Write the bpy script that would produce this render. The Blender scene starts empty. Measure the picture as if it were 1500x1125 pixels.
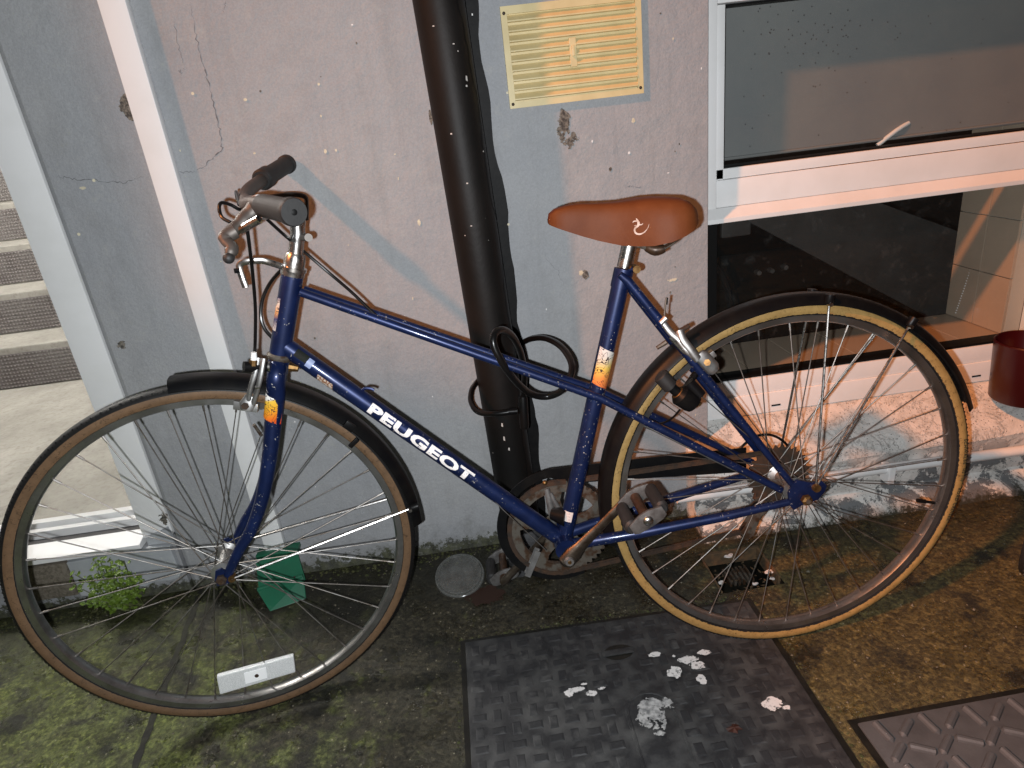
import bpy, bmesh, math, random
import numpy as np
from mathutils import Vector, Matrix, noise as mnoise
random.seed(7)
R = math.radians
scene = bpy.context.scene
COL = scene.collection

# ------------------------------------------------------------------ camera, sky, lights, exposure
FPX = 950.0
CAMLOC = Vector((0.0051, -0.9768, 1.0177))
RIGHT = Vector((0.98916, -0.09647, -0.11069)); DOWN = Vector((-0.13858, -0.3643, -0.92091)); FWD = Vector((0.04851, 0.92627, -0.37372))
cam = bpy.data.cameras.new('camera'); camo = bpy.data.objects.new('camera', cam); COL.objects.link(camo)
cam.sensor_fit = 'HORIZONTAL'; cam.sensor_width = 36; cam.lens = 36 * FPX / 1500; cam.clip_start = .02; cam.clip_end = 200
m = Matrix((RIGHT, -DOWN, -FWD)).transposed().to_4x4(); m.translation = CAMLOC
camo.matrix_world = m
scene.camera = camo

LDIR = Vector((1.9, 1.0, -1.9)).normalized()          # the way the street light falls
world = bpy.data.worlds.new('World'); scene.world = world; world.use_nodes = True
wn = world.node_tree.nodes; sky = wn.new('ShaderNodeTexSky'); sky.sky_type = 'NISHITA'; sky.sun_disc = False
sky.sun_elevation = math.asin(-LDIR.z); sky.sun_rotation = math.atan2(-LDIR.x, -LDIR.y)
world.node_tree.links.new(sky.outputs[0], wn['Background'].inputs[0]); wn['Background'].inputs[1].default_value = 0.0012

sun = bpy.data.lights.new('street_light', 'SUN'); sun.energy = 3.0; sun.angle = R(2.4); sun.color = (1.0, .335, .105)
so = bpy.data.objects.new('street_light', sun); COL.objects.link(so); so.rotation_euler = LDIR.to_track_quat('-Z', 'Y').to_euler()
so.location = CAMLOC - LDIR * 8
fl = bpy.data.lights.new('phone_flash', 'POINT'); fl.energy = 74; fl.color = (.93, .97, 1.0); fl.shadow_soft_size = .005
fo = bpy.data.objects.new('phone_flash', fl); COL.objects.link(fo); fo.location = CAMLOC - RIGHT * .028 + DOWN * .016

vs = scene.view_settings; vs.view_transform = 'Standard'; vs.look = 'None'; vs.exposure = 0; vs.gamma = 1; vs.use_curve_mapping = False
scene.cycles.max_bounces = 6; scene.cycles.transparent_max_bounces = 16

# ------------------------------------------------------------------ measuring helpers
def ray(px, py): return RIGHT * ((px - 750) / FPX) + DOWN * ((py - 562.5) / FPX) + FWD
def W(px, py, Y):                       # where a sight line meets the vertical plane y = Y
    d = ray(px, py); return CAMLOC + d * ((Y - CAMLOC.y) / d.y)
def G(px, py, Z=0.0):                   # ... or the level z = Z
    d = ray(px, py); return CAMLOC + d * ((Z - CAMLOC.z) / d.z)
BA = Matrix(((0.99989471, 0.01446695, 0.00112904), (-0.01451094, 0.99686353, 0.07779804), (0.0, -0.07780623, 0.99696850)))
BO = Vector((0.545, 0, 0.0))
BT = BA.transposed()
def B(px, py, y=0.0):                   # ... or the plane y of the leaning bicycle, in its own coordinates
    d = BT @ ray(px, py); o = BT @ (CAMLOC - BO); t = (y - o.y) / d.y; return o + d * t

# ------------------------------------------------------------------ mesh helpers
class MB:
    def __init__(s): s.v = []; s.f = []
    def add(s, vs, fs):
        n = len(s.v); s.v += [tuple(v) for v in vs]; s.f += [tuple(i + n for i in f) for f in fs]; return s
    def box(s, a, b, M=None):
        x0, y0, z0 = a; x1, y1, z1 = b
        vs = [(x0,y0,z0),(x1,y0,z0),(x1,y1,z0),(x0,y1,z0),(x0,y0,z1),(x1,y0,z1),(x1,y1,z1),(x0,y1,z1)]
        if M: vs = [M @ Vector(v) for v in vs]
        return s.add(vs, [(0,3,2,1),(4,5,6,7),(0,1,5,4),(1,2,6,5),(2,3,7,6),(3,0,4,7)])
    def tube(s, pts, r, n=10, caps=True, closed=False, flat=None):
        pts = [Vector(p) for p in pts]; k = len(pts)
        rs = r if isinstance(r, (list, tuple)) else [r] * k
        t0 = (pts[1] - pts[0]).normalized()
        ref = Vector((0, 1, 0)) if abs(t0.y) < .9 else Vector((1, 0, 0))
        u = (ref - t0 * ref.dot(t0)).normalized()
        vs = []; fs = []
        for i, p in enumerate(pts):
            if closed: t = (pts[(i + 1) % k] - pts[i - 1]).normalized()
            elif i == 0: t = t0
            elif i == k - 1: t = (pts[i] - pts[i - 1]).normalized()
            else: t = ((pts[i + 1] - p).normalized() + (p - pts[i - 1]).normalized()).normalized()
            u = (u - t * u.dot(t)).normalized(); w = t.cross(u)
            fu = flat if flat else 1.0
            for j in range(n):
                a = 2 * math.pi * j / n
                vs.append(p + u * (math.cos(a) * rs[i] * fu) + w * (math.sin(a) * rs[i]))
        for i in range(k if closed else k - 1):
            a = i * n; b_ = ((i + 1) % k) * n
            for j in range(n): fs.append((a + j, a + (j + 1) % n, b_ + (j + 1) % n, b_ + j))
        if caps and not closed:
            fs.append(tuple(range(n - 1, -1, -1))); fs.append(tuple(range((k - 1) * n, k * n)))
        return s.add(vs, fs)
    def lathe(s, prof, n=24, M=None, closed=False):        # prof: (radius, along); axis = local y
        k = len(prof); vs = []; fs = []
        for i in range(n):
            a = 2 * math.pi * i / n
            for r, y in prof: vs.append(Vector((r * math.cos(a), y, r * math.sin(a))))
        if M: vs = [M @ v for v in vs]
        for i in range(n):
            i2 = (i + 1) % n
            for j in range(k if closed else k - 1):
                j2 = (j + 1) % k; fs.append((i * k + j, i * k + j2, i2 * k + j2, i2 * k + j))
        return s.add(vs, fs)
    def prism(s, poly, d0, d1, f):                          # outline poly -> f(a, b, depth)
        n = len(poly); vs = [f(a, b, d0) for a, b in poly] + [f(a, b, d1) for a, b in poly]
        fs = [tuple(range(n)), tuple(range(2 * n - 1, n - 1, -1))] + [(i, n + i, n + (i + 1) % n, (i + 1) % n) for i in range(n)]
        return s.add(vs, fs)
    def ball(s, c, r, n=10, sc=(1, 1, 1)):
        c = Vector(c); prof = [(r * math.sin(math.pi * i / n), -r * math.cos(math.pi * i / n)) for i in range(n + 1)]
        return s.lathe(prof, n * 2, Matrix.Translation(c) @ Matrix.Diagonal((*sc, 1)))
    def build(s, name, mat, parent=None, smooth=True, bevel=0, auto=35):
        me = bpy.data.meshes.new(name); me.from_pydata(s.v, [], s.f)
        bm = bmesh.new(); bm.from_mesh(me); bmesh.ops.recalc_face_normals(bm, faces=bm.faces)
        if bevel:
            es = [e for e in bm.edges if len(e.link_faces) == 2 and e.calc_face_angle(0) > R(30)]
            bmesh.ops.bevel(bm, geom=es, offset=bevel, segments=2, affect='EDGES', profile=.6, clamp_overlap=True)
        if smooth:
            for f in bm.faces: f.smooth = True
            for e in bm.edges:
                if len(e.link_faces) == 2 and e.calc_face_angle(0) > R(auto): e.smooth = False
        bm.to_mesh(me); bm.free(); me.materials.append(mat)
        return obj(name, me, parent)
def obj(name, me, parent=None):
    o = bpy.data.objects.new(name, me); COL.objects.link(o)
    if parent is not None: o.parent = parent
    return o
def empty(name, loc=(0, 0, 0), label=None, cat=None, group=None):
    o = bpy.data.objects.new(name, None); COL.objects.link(o); o.location = loc; o.empty_display_size = .05
    return tag(o, label, cat, group)
def tag(o, label=None, cat=None, group=None, kind=None):
    if label: o['label'] = label
    if cat: o['category'] = cat
    if group: o['group'] = group
    if kind: o['kind'] = kind
    return o
def put(o, parent):        # keep world coordinates of the mesh while parenting to an Empty that has moved
    o.parent = parent; o.matrix_parent_inverse = Matrix.Translation(-parent.location)
    return o
def spline(pts, n=6):
    pts = [Vector(p) for p in pts]; out = []
    for i in range(len(pts) - 1):
        p0 = pts[max(i - 1, 0)]; p1 = pts[i]; p2 = pts[i + 1]; p3 = pts[min(i + 2, len(pts) - 1)]
        for k in range(n):
            t = k / n
            out.append(.5 * ((2 * p1) + (p2 - p0) * t + (2 * p0 - 5 * p1 + 4 * p2 - p3) * t * t + (3 * p1 - p0 - 3 * p2 + p3) * t ** 3))
    return out + [pts[-1]]
def lerp(a, b, t): return Vector(a) * (1 - t) + Vector(b) * t

# ------------------------------------------------------------------ materials
class NT:
    def __init__(s, name):
        s.m = bpy.data.materials.new(name); s.m.use_nodes = True; s.t = s.m.node_tree; s.n = s.t.nodes; s.b = s.n['Principled BSDF']
        s.co = s.n.new('ShaderNodeTexCoord').outputs['Object']
    def new(s, ty, **k):
        x = s.n.new(ty)
        for a, v in k.items(): setattr(x, a, v)
        return x
    def link(s, a, b): s.t.links.new(a, b)
    def noise(s, scale, detail=4, rough=.6, co=None, out='Fac', dist=0):
        x = s.new('ShaderNodeTexNoise'); x.inputs['Scale'].default_value = scale; x.inputs['Detail'].default_value = detail
        x.inputs['Roughness'].default_value = rough; x.inputs['Distortion'].default_value = dist; s.link(co or s.co, x.inputs['Vector']); return x.outputs[out]
    def voro(s, scale, feature='F1', out='Distance', co=None):
        x = s.new('ShaderNodeTexVoronoi', feature=feature); x.inputs['Scale'].default_value = scale; s.link(co or s.co, x.inputs['Vector']); return x.outputs[out]
    def ramp(s, fac, *stops):
        x = s.new('ShaderNodeValToRGB'); el = x.color_ramp.elements
        while len(el) < len(stops): el.new(.5)
        for e, (p, c) in zip(el, stops):
            e.position = p; e.color = (*c, 1) if isinstance(c, tuple) else (c, c, c, 1)
        s.link(fac, x.inputs[0]); return x.outputs[0]
    def math(s, op, a, b=None, clamp=False):
        x = s.new('ShaderNodeMath', operation=op, use_clamp=clamp)
        for i, v in enumerate((a, b)):
            if v is None: continue
            if isinstance(v, (int, float)): x.inputs[i].default_value = v
            else: s.link(v, x.inputs[i])
        return x.outputs[0]
    def mix(s, fac, a, b):
        x = s.new('ShaderNodeMix', data_type='RGBA')
        for i, v in ((0, fac), (6, a), (7, b)):
            if isinstance(v, (int, float)): x.inputs[i].default_value = v
            elif isinstance(v, tuple): x.inputs[i].default_value = (*v, 1)
            else: s.link(v, x.inputs[i])
        return x.outputs[2]
    def sep(s, co=None):
        x = s.new('ShaderNodeSeparateXYZ'); s.link(co or s.co, x.inputs[0]); return x.outputs
    def bump(s, h, strength=.3, dist=.002, prev=None):
        x = s.new('ShaderNodeBump'); x.inputs['Strength'].default_value = strength; x.inputs['Distance'].default_value = dist
        s.link(h, x.inputs['Height'])
        if prev: s.link(prev, x.inputs['Normal'])
        s.link(x.outputs[0], s.b.inputs['Normal']); return x.outputs[0]
    def set(s, color=None, rough=None, metal=None, spec=None):
        for k, v in (('Base Color', color), ('Roughness', rough), ('Metallic', metal), ('Specular IOR Level', spec)):
            if v is None: continue
            i = s.b.inputs[k]
            if isinstance(v, (int, float)): i.default_value = v
            elif isinstance(v, tuple): i.default_value = (*v, 1)
            else: s.link(v, i)
        return s
def M(name, c1, c2=None, scale=30, rough=.5, metal=0, bump=0, bscale=300, lo=.4, hi=.65, spec=None, rvar=0):
    t = NT(name)
    if c2: t.set(t.mix(t.ramp(t.noise(scale), (lo, 0.0), (hi, 1.0)), c1, c2))
    else: t.set(c1)
    t.set(None, rough, metal, spec)
    if rvar: t.set(None, t.ramp(t.noise(scale * 2), (.3, max(rough - rvar, .02)), (.7, min(rough + rvar, 1.0))))
    if bump: t.bump(t.noise(bscale), bump, .001)
    return t.m

mat = {}
# painted render of the house wall
t = NT('wall_paint'); x, y, z = t.sep()
c = t.mix(t.ramp(t.noise(2.2, 5), (.35, 0.), (.65, 1.)), (.315, .325, .345), (.375, .378, .385))
c = t.mix(t.ramp(t.noise(9, 6, .7), (.52, 0.), (.75, .5)), c, (.25, .255, .265))
vc = t.voro(34, out='Color'); vd = t.voro(34); sp = t.math('MULTIPLY', t.ramp(vd, (.07, 1.), (.11, 0.)), t.ramp(vc, (.86, 0.), (.88, 1.)))
c = t.mix(sp, c, (.62, .58, .50))
vd2 = t.voro(95); vc2 = t.voro(95, out='Color'); sp2 = t.math('MULTIPLY', t.ramp(vd2, (.1, 1.), (.2, 0.)), t.ramp(vc2, (.90, 0.), (.91, 1.)))
c = t.mix(sp2, c, (.12, .115, .11))
grime = t.mix(t.ramp(t.noise(70, 5), (.35, 0.), (.65, 1.)), (.022, .023, .013), (.075, .078, .040))
thin = t.ramp(t.math('SUBTRACT', t.noise(9, 7, .75), t.math('MULTIPLY', z, 2.6)), (.30, 0.), (.50, .55)); c = t.mix(thin, c, (.13, .132, .12))
spk = t.ramp(t.math('SUBTRACT', t.noise(42, 8, .82), t.math('MULTIPLY', z, 5.2)), (.33, 0.), (.37, 1.)); c = t.mix(spk, c, grime)
mp = t.new('ShaderNodeMapping'); mp.inputs['Scale'].default_value = (26, 26, 2.2); t.link(t.co, mp.inputs[0])
c = t.mix(t.ramp(t.noise(1.0, 6, .7, co=mp.outputs[0]), (.50, 0.), (.80, .34)), c, (.19, .19, .185))
c = t.mix(t.ramp(t.noise(330, 3, .7), (.40, .22), (.62, 0.)), c, (.17, .17, .17)); c = t.mix(t.ramp(t.noise(28, 7, .8), (.56, 0.), (.72, .35)), c, (.44, .43, .40))
t.set(c, .72, 0, .35); b1 = t.bump(t.noise(160, 5, .7), .45, .0018); b2 = t.bump(t.noise(13, 7, .7), .8, .007, b1); t.bump(sp, .6, .002, b2)
mat['wall'] = t.m
# flaking white sill and plinth under the window
t = NT('flaking_plinth'); x, y, z = t.sep()
fk = t.ramp(t.noise(13, 8, .72, dist=.4), (.50, 0.), (.53, 1.))
low = t.ramp(z, (.085, 1.), (.17, 0.))
c = t.mix(t.ramp(t.noise(30, 6), (.4, 0.), (.7, 1.)), (.74, .72, .69), (.56, .55, .52))
c = t.mix(t.math('MULTIPLY', fk, low), c, (.17, .175, .18))
c = t.mix(t.ramp(t.voro(120), (.10, 1.), (.2, 0.)), c, (.06, .055, .05))
c = t.mix(t.ramp(t.math('ADD', t.math('ADD', z, .1), t.math('MULTIPLY', t.noise(42, 7, .8), -.09)), (.058, 1.), (.074, 0.)), c, (.035, .033, .020))
t.set(c, .85); b1 = t.bump(t.noise(90, 6, .75), .8, .004); t.bump(fk, .7, .003, b1); mat['plinth'] = t.m
# mossy concrete yard
t = NT('mossy_concrete'); x, y, z = t.sep()
big = t.noise(2.3, 6, .65); mid = t.noise(13, 7, .72); fine = t.noise(120, 6, .8); vd = t.voro(115); vcol = t.voro(115, out='Color')
cell = t.sep(vcol)[0]
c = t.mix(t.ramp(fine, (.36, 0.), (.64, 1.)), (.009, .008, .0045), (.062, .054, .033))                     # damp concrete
ochre = t.mix(t.ramp(fine, (.38, 0.), (.64, 1.)), (.030, .024, .008), (.150, .122, .045))                  # brown-yellow algae, with the street light's warmth painted in
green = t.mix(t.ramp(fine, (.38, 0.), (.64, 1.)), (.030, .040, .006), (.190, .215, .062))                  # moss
po = t.ramp(t.math('ADD', t.math('MULTIPLY', x, .55), t.math('ADD', t.math('MULTIPLY', big, .75), t.math('MULTIPLY', mid, .55))), (.86, 0.), (1.06, 1.))  # ochre gains to the right, painting in the street-lit side
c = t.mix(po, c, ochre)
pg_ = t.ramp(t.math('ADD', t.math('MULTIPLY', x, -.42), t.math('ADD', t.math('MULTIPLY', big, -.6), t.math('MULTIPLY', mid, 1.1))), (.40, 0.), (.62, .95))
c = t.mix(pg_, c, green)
ag = t.new('ShaderNodeMix', data_type='RGBA', blend_type='MULTIPLY'); ag.inputs[0].default_value = 1.0                # stones of the aggregate differ in tone
t.link(c, ag.inputs[6]); t.link(t.ramp(cell, (.0, (.55, .53, .50)), (.6, (.95, .95, .93)), (1., (1.5, 1.47, 1.42))), ag.inputs[7]); c = ag.outputs[2]
c = t.mix(t.ramp(t.noise(6, 8, .75), (.52, 0.), (.60, .9)), c, (.008, .0078, .005))                         # dark wet blotches
gr = t.ramp(t.math('ADD', y, t.math('MULTIPLY', t.noise(7, 7, .75), .45)), (.40, 0.), (.60, .75)); c = t.mix(gr, c, (.014, .0135, .008))   # darker towards the wall foot
lit_ = t.math('MULTIPLY', t.ramp(vd, (.10, 1.), (.22, 0.)), t.ramp(cell, (.90, 0.), (.92, 1.))); c = t.mix(lit_, c, (.30, .27, .20))
t.set(c, t.ramp(t.noise(9, 5), (.42, .22), (.58, .8)), 0, .5)
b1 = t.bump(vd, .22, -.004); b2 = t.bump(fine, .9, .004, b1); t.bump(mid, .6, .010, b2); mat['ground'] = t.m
# bicycle paint
t = NT('blue_paint'); c = t.mix(t.ramp(t.noise(40, 3), (.4, 0.), (.7, 1.)), (.0032, .0105, .052), (.006, .017, .078))
chip = t.math('MULTIPLY', t.ramp(t.noise(230, 3, .6), (.655, 0.), (.675, 1.)), t.ramp(t.noise(18, 3), (.49, 0.), (.55, 1.)))
c = t.mix(chip, c, (.42, .40, .37)); t.set(c, t.ramp(chip, (0., .42), (1., .7)), .45); t.b.inputs['Coat Weight'].default_value = .22; t.b.inputs['Coat Roughness'].default_value = .12
t.bump(chip, .3, -.0005); mat['blue'] = t.m
mat['chrome'] = M('chrome', (.50, .49, .48), (.30, .27, .24), 60, .30, 1, .05, 200, rvar=.1)
mat['alloy'] = M('dull_alloy', (.46, .455, .45), (.30, .29, .28), 50, .5, 1, .1, 300, rvar=.1)
mat['brass'] = M('tarnished_brass', (.25, .15, .06), (.13, .07, .03), 120, .55, 1)
mat['rust'] = M('rusty_steel', (.042, .020, .009), (.018, .011, .007), 70, .85, .1, .5, 400)
mat['rustmetal'] = M('rust_spotted_steel', (.105, .092, .076), (.055, .028, .014), 55, .6, .5, .3, 300, .45, .6)
mat['black'] = M('black_plastic', (.0035, .0035, .004), (.006, .0056, .0053), 40, .40, 0, .08, 200, spec=.16)
mat['rubber'] = M('grey_rubber', (.009, .0088, .009), (.014, .0134, .0132), 60, .6, 0, .15, 500)
mat['cable'] = M('cable_black', (.005, .0045, .0045), None, rough=.28, spec=.3)
mat['white_plastic'] = M('white_pvc', (.82, .82, .82), (.75, .75, .74), 7, .35, 0, .02, 60, .45, .75)
mat['gasket'] = M('black_gasket', (.003, .003, .003), None, rough=.6, spec=.2)
mat['bar'] = M('anodised_bar', (.085, .072, .064), (.060, .052, .046), 30, .5, .5)
# tyres: tan walls, black tread, told apart by the distance from the axle
def tyre_mat(name, tan, tan2, edge_in, edge_out, black, worn):
    t = NT(name); x, y, z = t.sep(); r = t.math('SQRT', t.math('ADD', t.math('MULTIPLY', x, x), t.math('MULTIPLY', z, z)))
    r2 = t.math('ADD', r, t.math('MULTIPLY', t.math('SUBTRACT', t.noise(190, 4), .5), worn))
    c = t.mix(t.ramp(t.noise(60, 5), (.35, 0.), (.7, 1.)), tan, tan2)
    crk = t.ramp(t.noise(150, 5, .7, dist=1.2), (.56, 0.), (.66, .85)); c = t.mix(crk, c, tuple(v * .25 for v in tan))
    fo_ = t.math('GREATER_THAN', r, edge_out); fi = t.math('LESS_THAN', r2, edge_in)
    c = t.mix(fo_, c, black); c = t.mix(fi, c, black)
    t.set(c, t.mix(fo_, (.62, .62, .62), (.55, .55, .55)), 0, .3); t.bump(t.noise(260, 3), .25, .001); return t.m
mat['tyre_front'] = tyre_mat('brown_wall_tyre', (.135, .078, .041), (.10, .058, .031), .3185, .3325, (.0075, .007, .007), .002)
mat['tyre_rear'] = tyre_mat('tan_wall_tyre', (.33, .205, .07), (.25, .15, .05), .3205, .3355, (.007, .0065, .0065), .005)
mat['rim'] = M('rim_alloy', (.36, .355, .35), (.23, .22, .21), 25, .34, .95, .08, 260, rvar=.08)
mat['spoke'] = M('spoke_steel', (.24, .23, .22), (.14, .115, .095), 30, .5, .9)
t = NT('brown_saddle'); c = t.mix(t.ramp(t.noise(16, 5), (.3, 0.), (.7, 1.)), (.082, .023, .007), (.115, .036, .012)); t.set(c, .52, 0, .10); b1 = t.bump(t.noise(420, 4), .2, .0008); t.bump(t.noise(24, 5), .25, .002, b1); mat['saddle'] = t.m
mat['print_white'] = M('white_print', (.74, .72, .70), None, rough=.5)
t = NT('worn_letter_white'); t.set(t.mix(t.ramp(t.noise(260, 3), (.62, 0.), (.65, 1.)), (.76, .74, .72), (.014, .03, .13)), .45); mat['letters'] = t.m
mat['print_black'] = M('black_print', (.012, .012, .012), None, rough=.5)

# ------------------------------------------------------------------ ground, with a square opening for the gully
YW = 0.45
gx0, gx1, gy0, gy1 = .470, .616, .142, .278
xs = [-30, -3, gx0, gx1, 3, 30]; ys = [-30, -3, gy0, gy1, 3, 30]
gm = MB(); vs_ = [(x_, y_, 0) for y_ in ys for x_ in xs]
gm.add(vs_, [(j * 6 + i, j * 6 + i + 1, j * 6 + i + 7, j * 6 + i + 6) for j in range(5) for i in range(5) if not (i == 2 and j == 2)])
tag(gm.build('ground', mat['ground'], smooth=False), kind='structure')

# ------------------------------------------------------------------ house wall (openings for the doorway and the kitchen window)
DX = -.800; WX = .556; SZ = .235
hw = empty('house_wall', (0, YW, 0), 'blue-grey painted house wall behind the bicycle', 'wall')
w_ = MB()
plan = [(DX + .018, YW), (WX, YW), (WX, YW + .26), (DX, YW + .26), (DX, YW + .03), (DX + .003, YW + .014), (DX + .009, YW + .004)]
nz = 1
w_.prism(plan, -.02, 3.0, lambda a, b, d: Vector((a, b, d)))
put(w_.build('render', mat['wall'], smooth=False), hw)
w_ = MB(); w_.box((-2.4, YW + .002, 2.2), (DX, YW + .258, 3.0)); w_.box((-3.4, YW + .001, -.02), (-2.4, YW + .259, 3.0))
w_.box((WX, YW + .002, 1.50), (2.6, YW + .258, 3.0)); w_.box((2.6, YW + .001, -.02), (3.6, YW + .259, 3.0)); w_.box((WX, YW + .05, -.02), (2.6, YW + .26, SZ - .01))
put(w_.build('surround', mat['wall'], smooth=False), hw)
# flaked spots, cracks
mat['bare'] = M('bare_render', (.20, .18, .15), (.055, .05, .045), 160, .95, 0, .9, 300, .4, .6)
mat['crack'] = M('crack_dark', (.12, .122, .13), (.20, .20, .21), 60, .95)
mat['cream'] = M('old_cream_coat', (.66, .60, .45), (.5, .44, .32), 90, .8)
def blob(cx, cy, rx, ry, n=22, rough=.35, seed=0):
    rnd = random.Random(seed); ph = [rnd.uniform(0, 6.28) for _ in range(5)]
    out = []
    for i in range(n):
        a = 2 * math.pi * i / n; k = 1 + rough * (.5 * math.sin(2 * a + ph[0]) + .4 * math.sin(3 * a + ph[1]) + .3 * math.sin(5 * a + ph[2]) + .22 * math.sin(9 * a + ph[3])) + rnd.uniform(-.03, .03) * rough * 2
        out.append((cx + rx * k * math.cos(a), cy + ry * k * math.sin(a)))
    return out
def ragged(cx, cy, rx, ry, seed, f, cell=.0011, rough=.9, cut=.30, th=.0006):
    mb = MB(); nx = int(rx * 1.7 / cell) + 2; ny = int(ry * 1.7 / cell) + 2; idx = {}; v = []; fs = []
    def vert(i, j):
        if (i, j) not in idx:
            jx = mnoise.noise(Vector((i * .7, j * .7, seed))) * cell * .35; idx[i, j] = len(v); v.append(f(cx + i * cell + jx, cy + j * cell + jx, th))
        return idx[i, j]
    for i in range(-nx, nx):
        for j in range(-ny, ny):
            dx, dy = (i + .5) * cell, (j + .5) * cell; p = Vector((cx + dx, cy + dy, seed * 3.7))
            if 1 - (dx / rx) ** 2 - (dy / ry) ** 2 + rough * (mnoise.noise(p * 75) + .55 * mnoise.noise(p * 190) + .3 * mnoise.noise(p * 420)) > cut: fs.append((vert(i, j), vert(i + 1, j), vert(i + 1, j + 1), vert(i, j + 1)))
    if not fs: fs.append((vert(0, 0), vert(1, 0), vert(1, 1), vert(0, 1)))
    return mb.add(v, fs)
def flat_poly(name, poly, f, m_, parent, th=.0008):
    o = MB().prism(poly, 0, th, f).build(name, m_, smooth=False); return put(o, parent)
def wallspot(px, py, rx, rz, m_, seed, rough=.4, name='flaked_spot'):
    p = W(px, py, YW); big_ = max(rx, rz) > .0045
    return put(ragged(p.x, p.z, rx * 1.15, rz * 1.15, seed, lambda a, b, d: Vector((a, YW - .0006 - (seed % 17) * .00009, b)), .0011 if big_ else .0006, rough * 1.3 if big_ else .5).build(name, mat[m_], smooth=False), hw)
wallspot(188, 158, .016, .024, 'bare', 3)
wallspot(826, 178, .010, .026, 'bare', 11, .8); wallspot(836, 205, .014, .016, 'bare', 5, .9); wallspot(822, 196, .007, .012, 'bare', 8, .9)
wallspot(857, 402, .008, .011, 'bare', 21, .7); wallspot(851, 400, .004, .006, 'cream', 22, .7); wallspot(928, 177, .004, .005, 'cream', 23); wallspot(985, 410, .010, .004, 'cream', 24, .6)
wallspot(894, 247, .004, .005, 'bare', 25, .7); wallspot(122, 275, .006, .003, 'cream', 26, .5); wallspot(138, 264, .003, .003, 'cream', 27); wallspot(116, 343, .003, .003, 'cream', 28)
wallspot(614, 326, .003, .006, 'cream', 29); wallspot(477, 222, .003, .004, 'cream', 30); wallspot(360, 146, .004, .003, 'cream', 31); wallspot(283, 137, .003, .003, 'cream', 32)
wallspot(182, 505, .012, .010, 'bare', 33, .8); wallspot(240, 760, .010, .014, 'bare', 34, .8); wallspot(631, 172, .0035, .016, 'rustmark' if 'rustmark' in mat else 'bare', 35, .2)
rs_ = random.Random(5)
for i in range(46):
    wallspot(rs_.uniform(210, 1030), rs_.uniform(0, 620), rs_.uniform(.0012, .0028), rs_.uniform(.0012, .003), rs_.choice(['cream', 'bare', 'print_white']), 100 + i, .6, 'paint_speck')
def crack(pts, wd, seed, Y=YW):
    rnd = random.Random(seed); P_ = []
    for a, b in zip(pts[:-1], pts[1:]):
        for k in range(9):
            q = lerp((*a, 0), (*b, 0), k / 9); P_.append(W(q.x + rnd.uniform(-1.8, 1.8), q.y + rnd.uniform(-1.8, 1.8), Y))
    P_.append(W(*pts[-1], Y)); v = []; f = []
    for i, p in enumerate(P_):
        d = (P_[min(i + 1, len(P_) - 1)] - P_[max(i - 1, 0)]).normalized(); nrm = Vector((-d.z, 0, d.x)); ww = wd * .75 * rnd.uniform(.1, 1.0) * (1 - abs(2 * i / len(P_) - 1) ** 4)
        v += [p + nrm * ww + Vector((0, -.0006, 0)), p - nrm * ww + Vector((0, -.0006, 0))]
        if i: f.append((2 * i - 2, 2 * i - 1, 2 * i + 1, 2 * i))
    put(MB().add(v, f).build('crack', mat['crack'], smooth=False), hw)
crack([(278, 0), (287, 52), (299, 100), (310, 140), (321, 185), (325, 218), (312, 232), (288, 252)], .0022, 1)
crack([(288, 252), (262, 252), (230, 258)], .0012, 2); crack([(213, 258), (180, 268), (140, 264), (108, 262), (84, 258)], .0016, 3)
crack([(255, 30), (262, 70), (268, 92)], .001, 4); crack([(268, 110), (262, 104), (274, 100)], .001, 9); crack([(330, 0), (328, 18)], .001, 5); crack([(365, 440), (390, 455), (402, 458)], .0008, 6)
crack([(795, 372), (815, 395), (828, 420)], .0006, 7); crack([(918, 275), (925, 272), (940, 275)], .001, 8)

# black paint line beside the pipe (runs down the wall with a ragged edge)
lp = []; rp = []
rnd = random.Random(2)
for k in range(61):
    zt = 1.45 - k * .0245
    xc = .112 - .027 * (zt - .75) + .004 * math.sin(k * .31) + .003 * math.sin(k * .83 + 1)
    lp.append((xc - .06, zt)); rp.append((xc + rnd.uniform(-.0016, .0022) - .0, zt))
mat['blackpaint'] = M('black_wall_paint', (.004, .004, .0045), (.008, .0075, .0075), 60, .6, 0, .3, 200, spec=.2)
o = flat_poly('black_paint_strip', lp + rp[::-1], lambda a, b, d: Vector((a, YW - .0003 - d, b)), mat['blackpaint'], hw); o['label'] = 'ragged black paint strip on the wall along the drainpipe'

# ------------------------------------------------------------------ downpipe
PX, PY, PR = .040, YW - .058, .0475
def PXz(z): return PX - .027 * (z - .75)          # the pipe stands a little out of plumb
dp = empty('drain_pipe', (PX, PY, 0), 'thick black drainpipe the bicycle is locked to', 'pipe')
t = NT('pipe_black'); c = t.mix(t.ramp(t.noise(8, 5), (.35, 0.), (.7, 1.)), (.0045, .004, .0038), (.009, .0074, .0066))
vd = t.voro(60); vc = t.voro(60, out='Color'); s1 = t.math('MULTIPLY', t.ramp(vd, (.06, 1.), (.1, 0.)), t.ramp(vc, (.86, 0.), (.87, 1.))); c = t.mix(s1, c, (.4, .38, .35))
t.set(c, .55, 0, .25); t.bump(t.noise(60, 5), .25, .002); mat['pipe'] = t.m
pm = MB().tube([(PXz(z_), PY, z_) for z_ in (.02, .5, 1.2, 3.0)], PR, 40)
put(pm.build('shaft', mat['pipe']), dp)
pm = MB().tube(spline([(PX + .022, PY - .0, .085), (PX + .024, PY - .010, .045), (PX + .022, PY - .045, .022), (PX + .03, PY - .085, .012)], 5), [PR * 1.12] * 6 + [PR * 1.1] * 5 + [PR * .95] * 4 + [PR * .7], 20)
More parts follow.
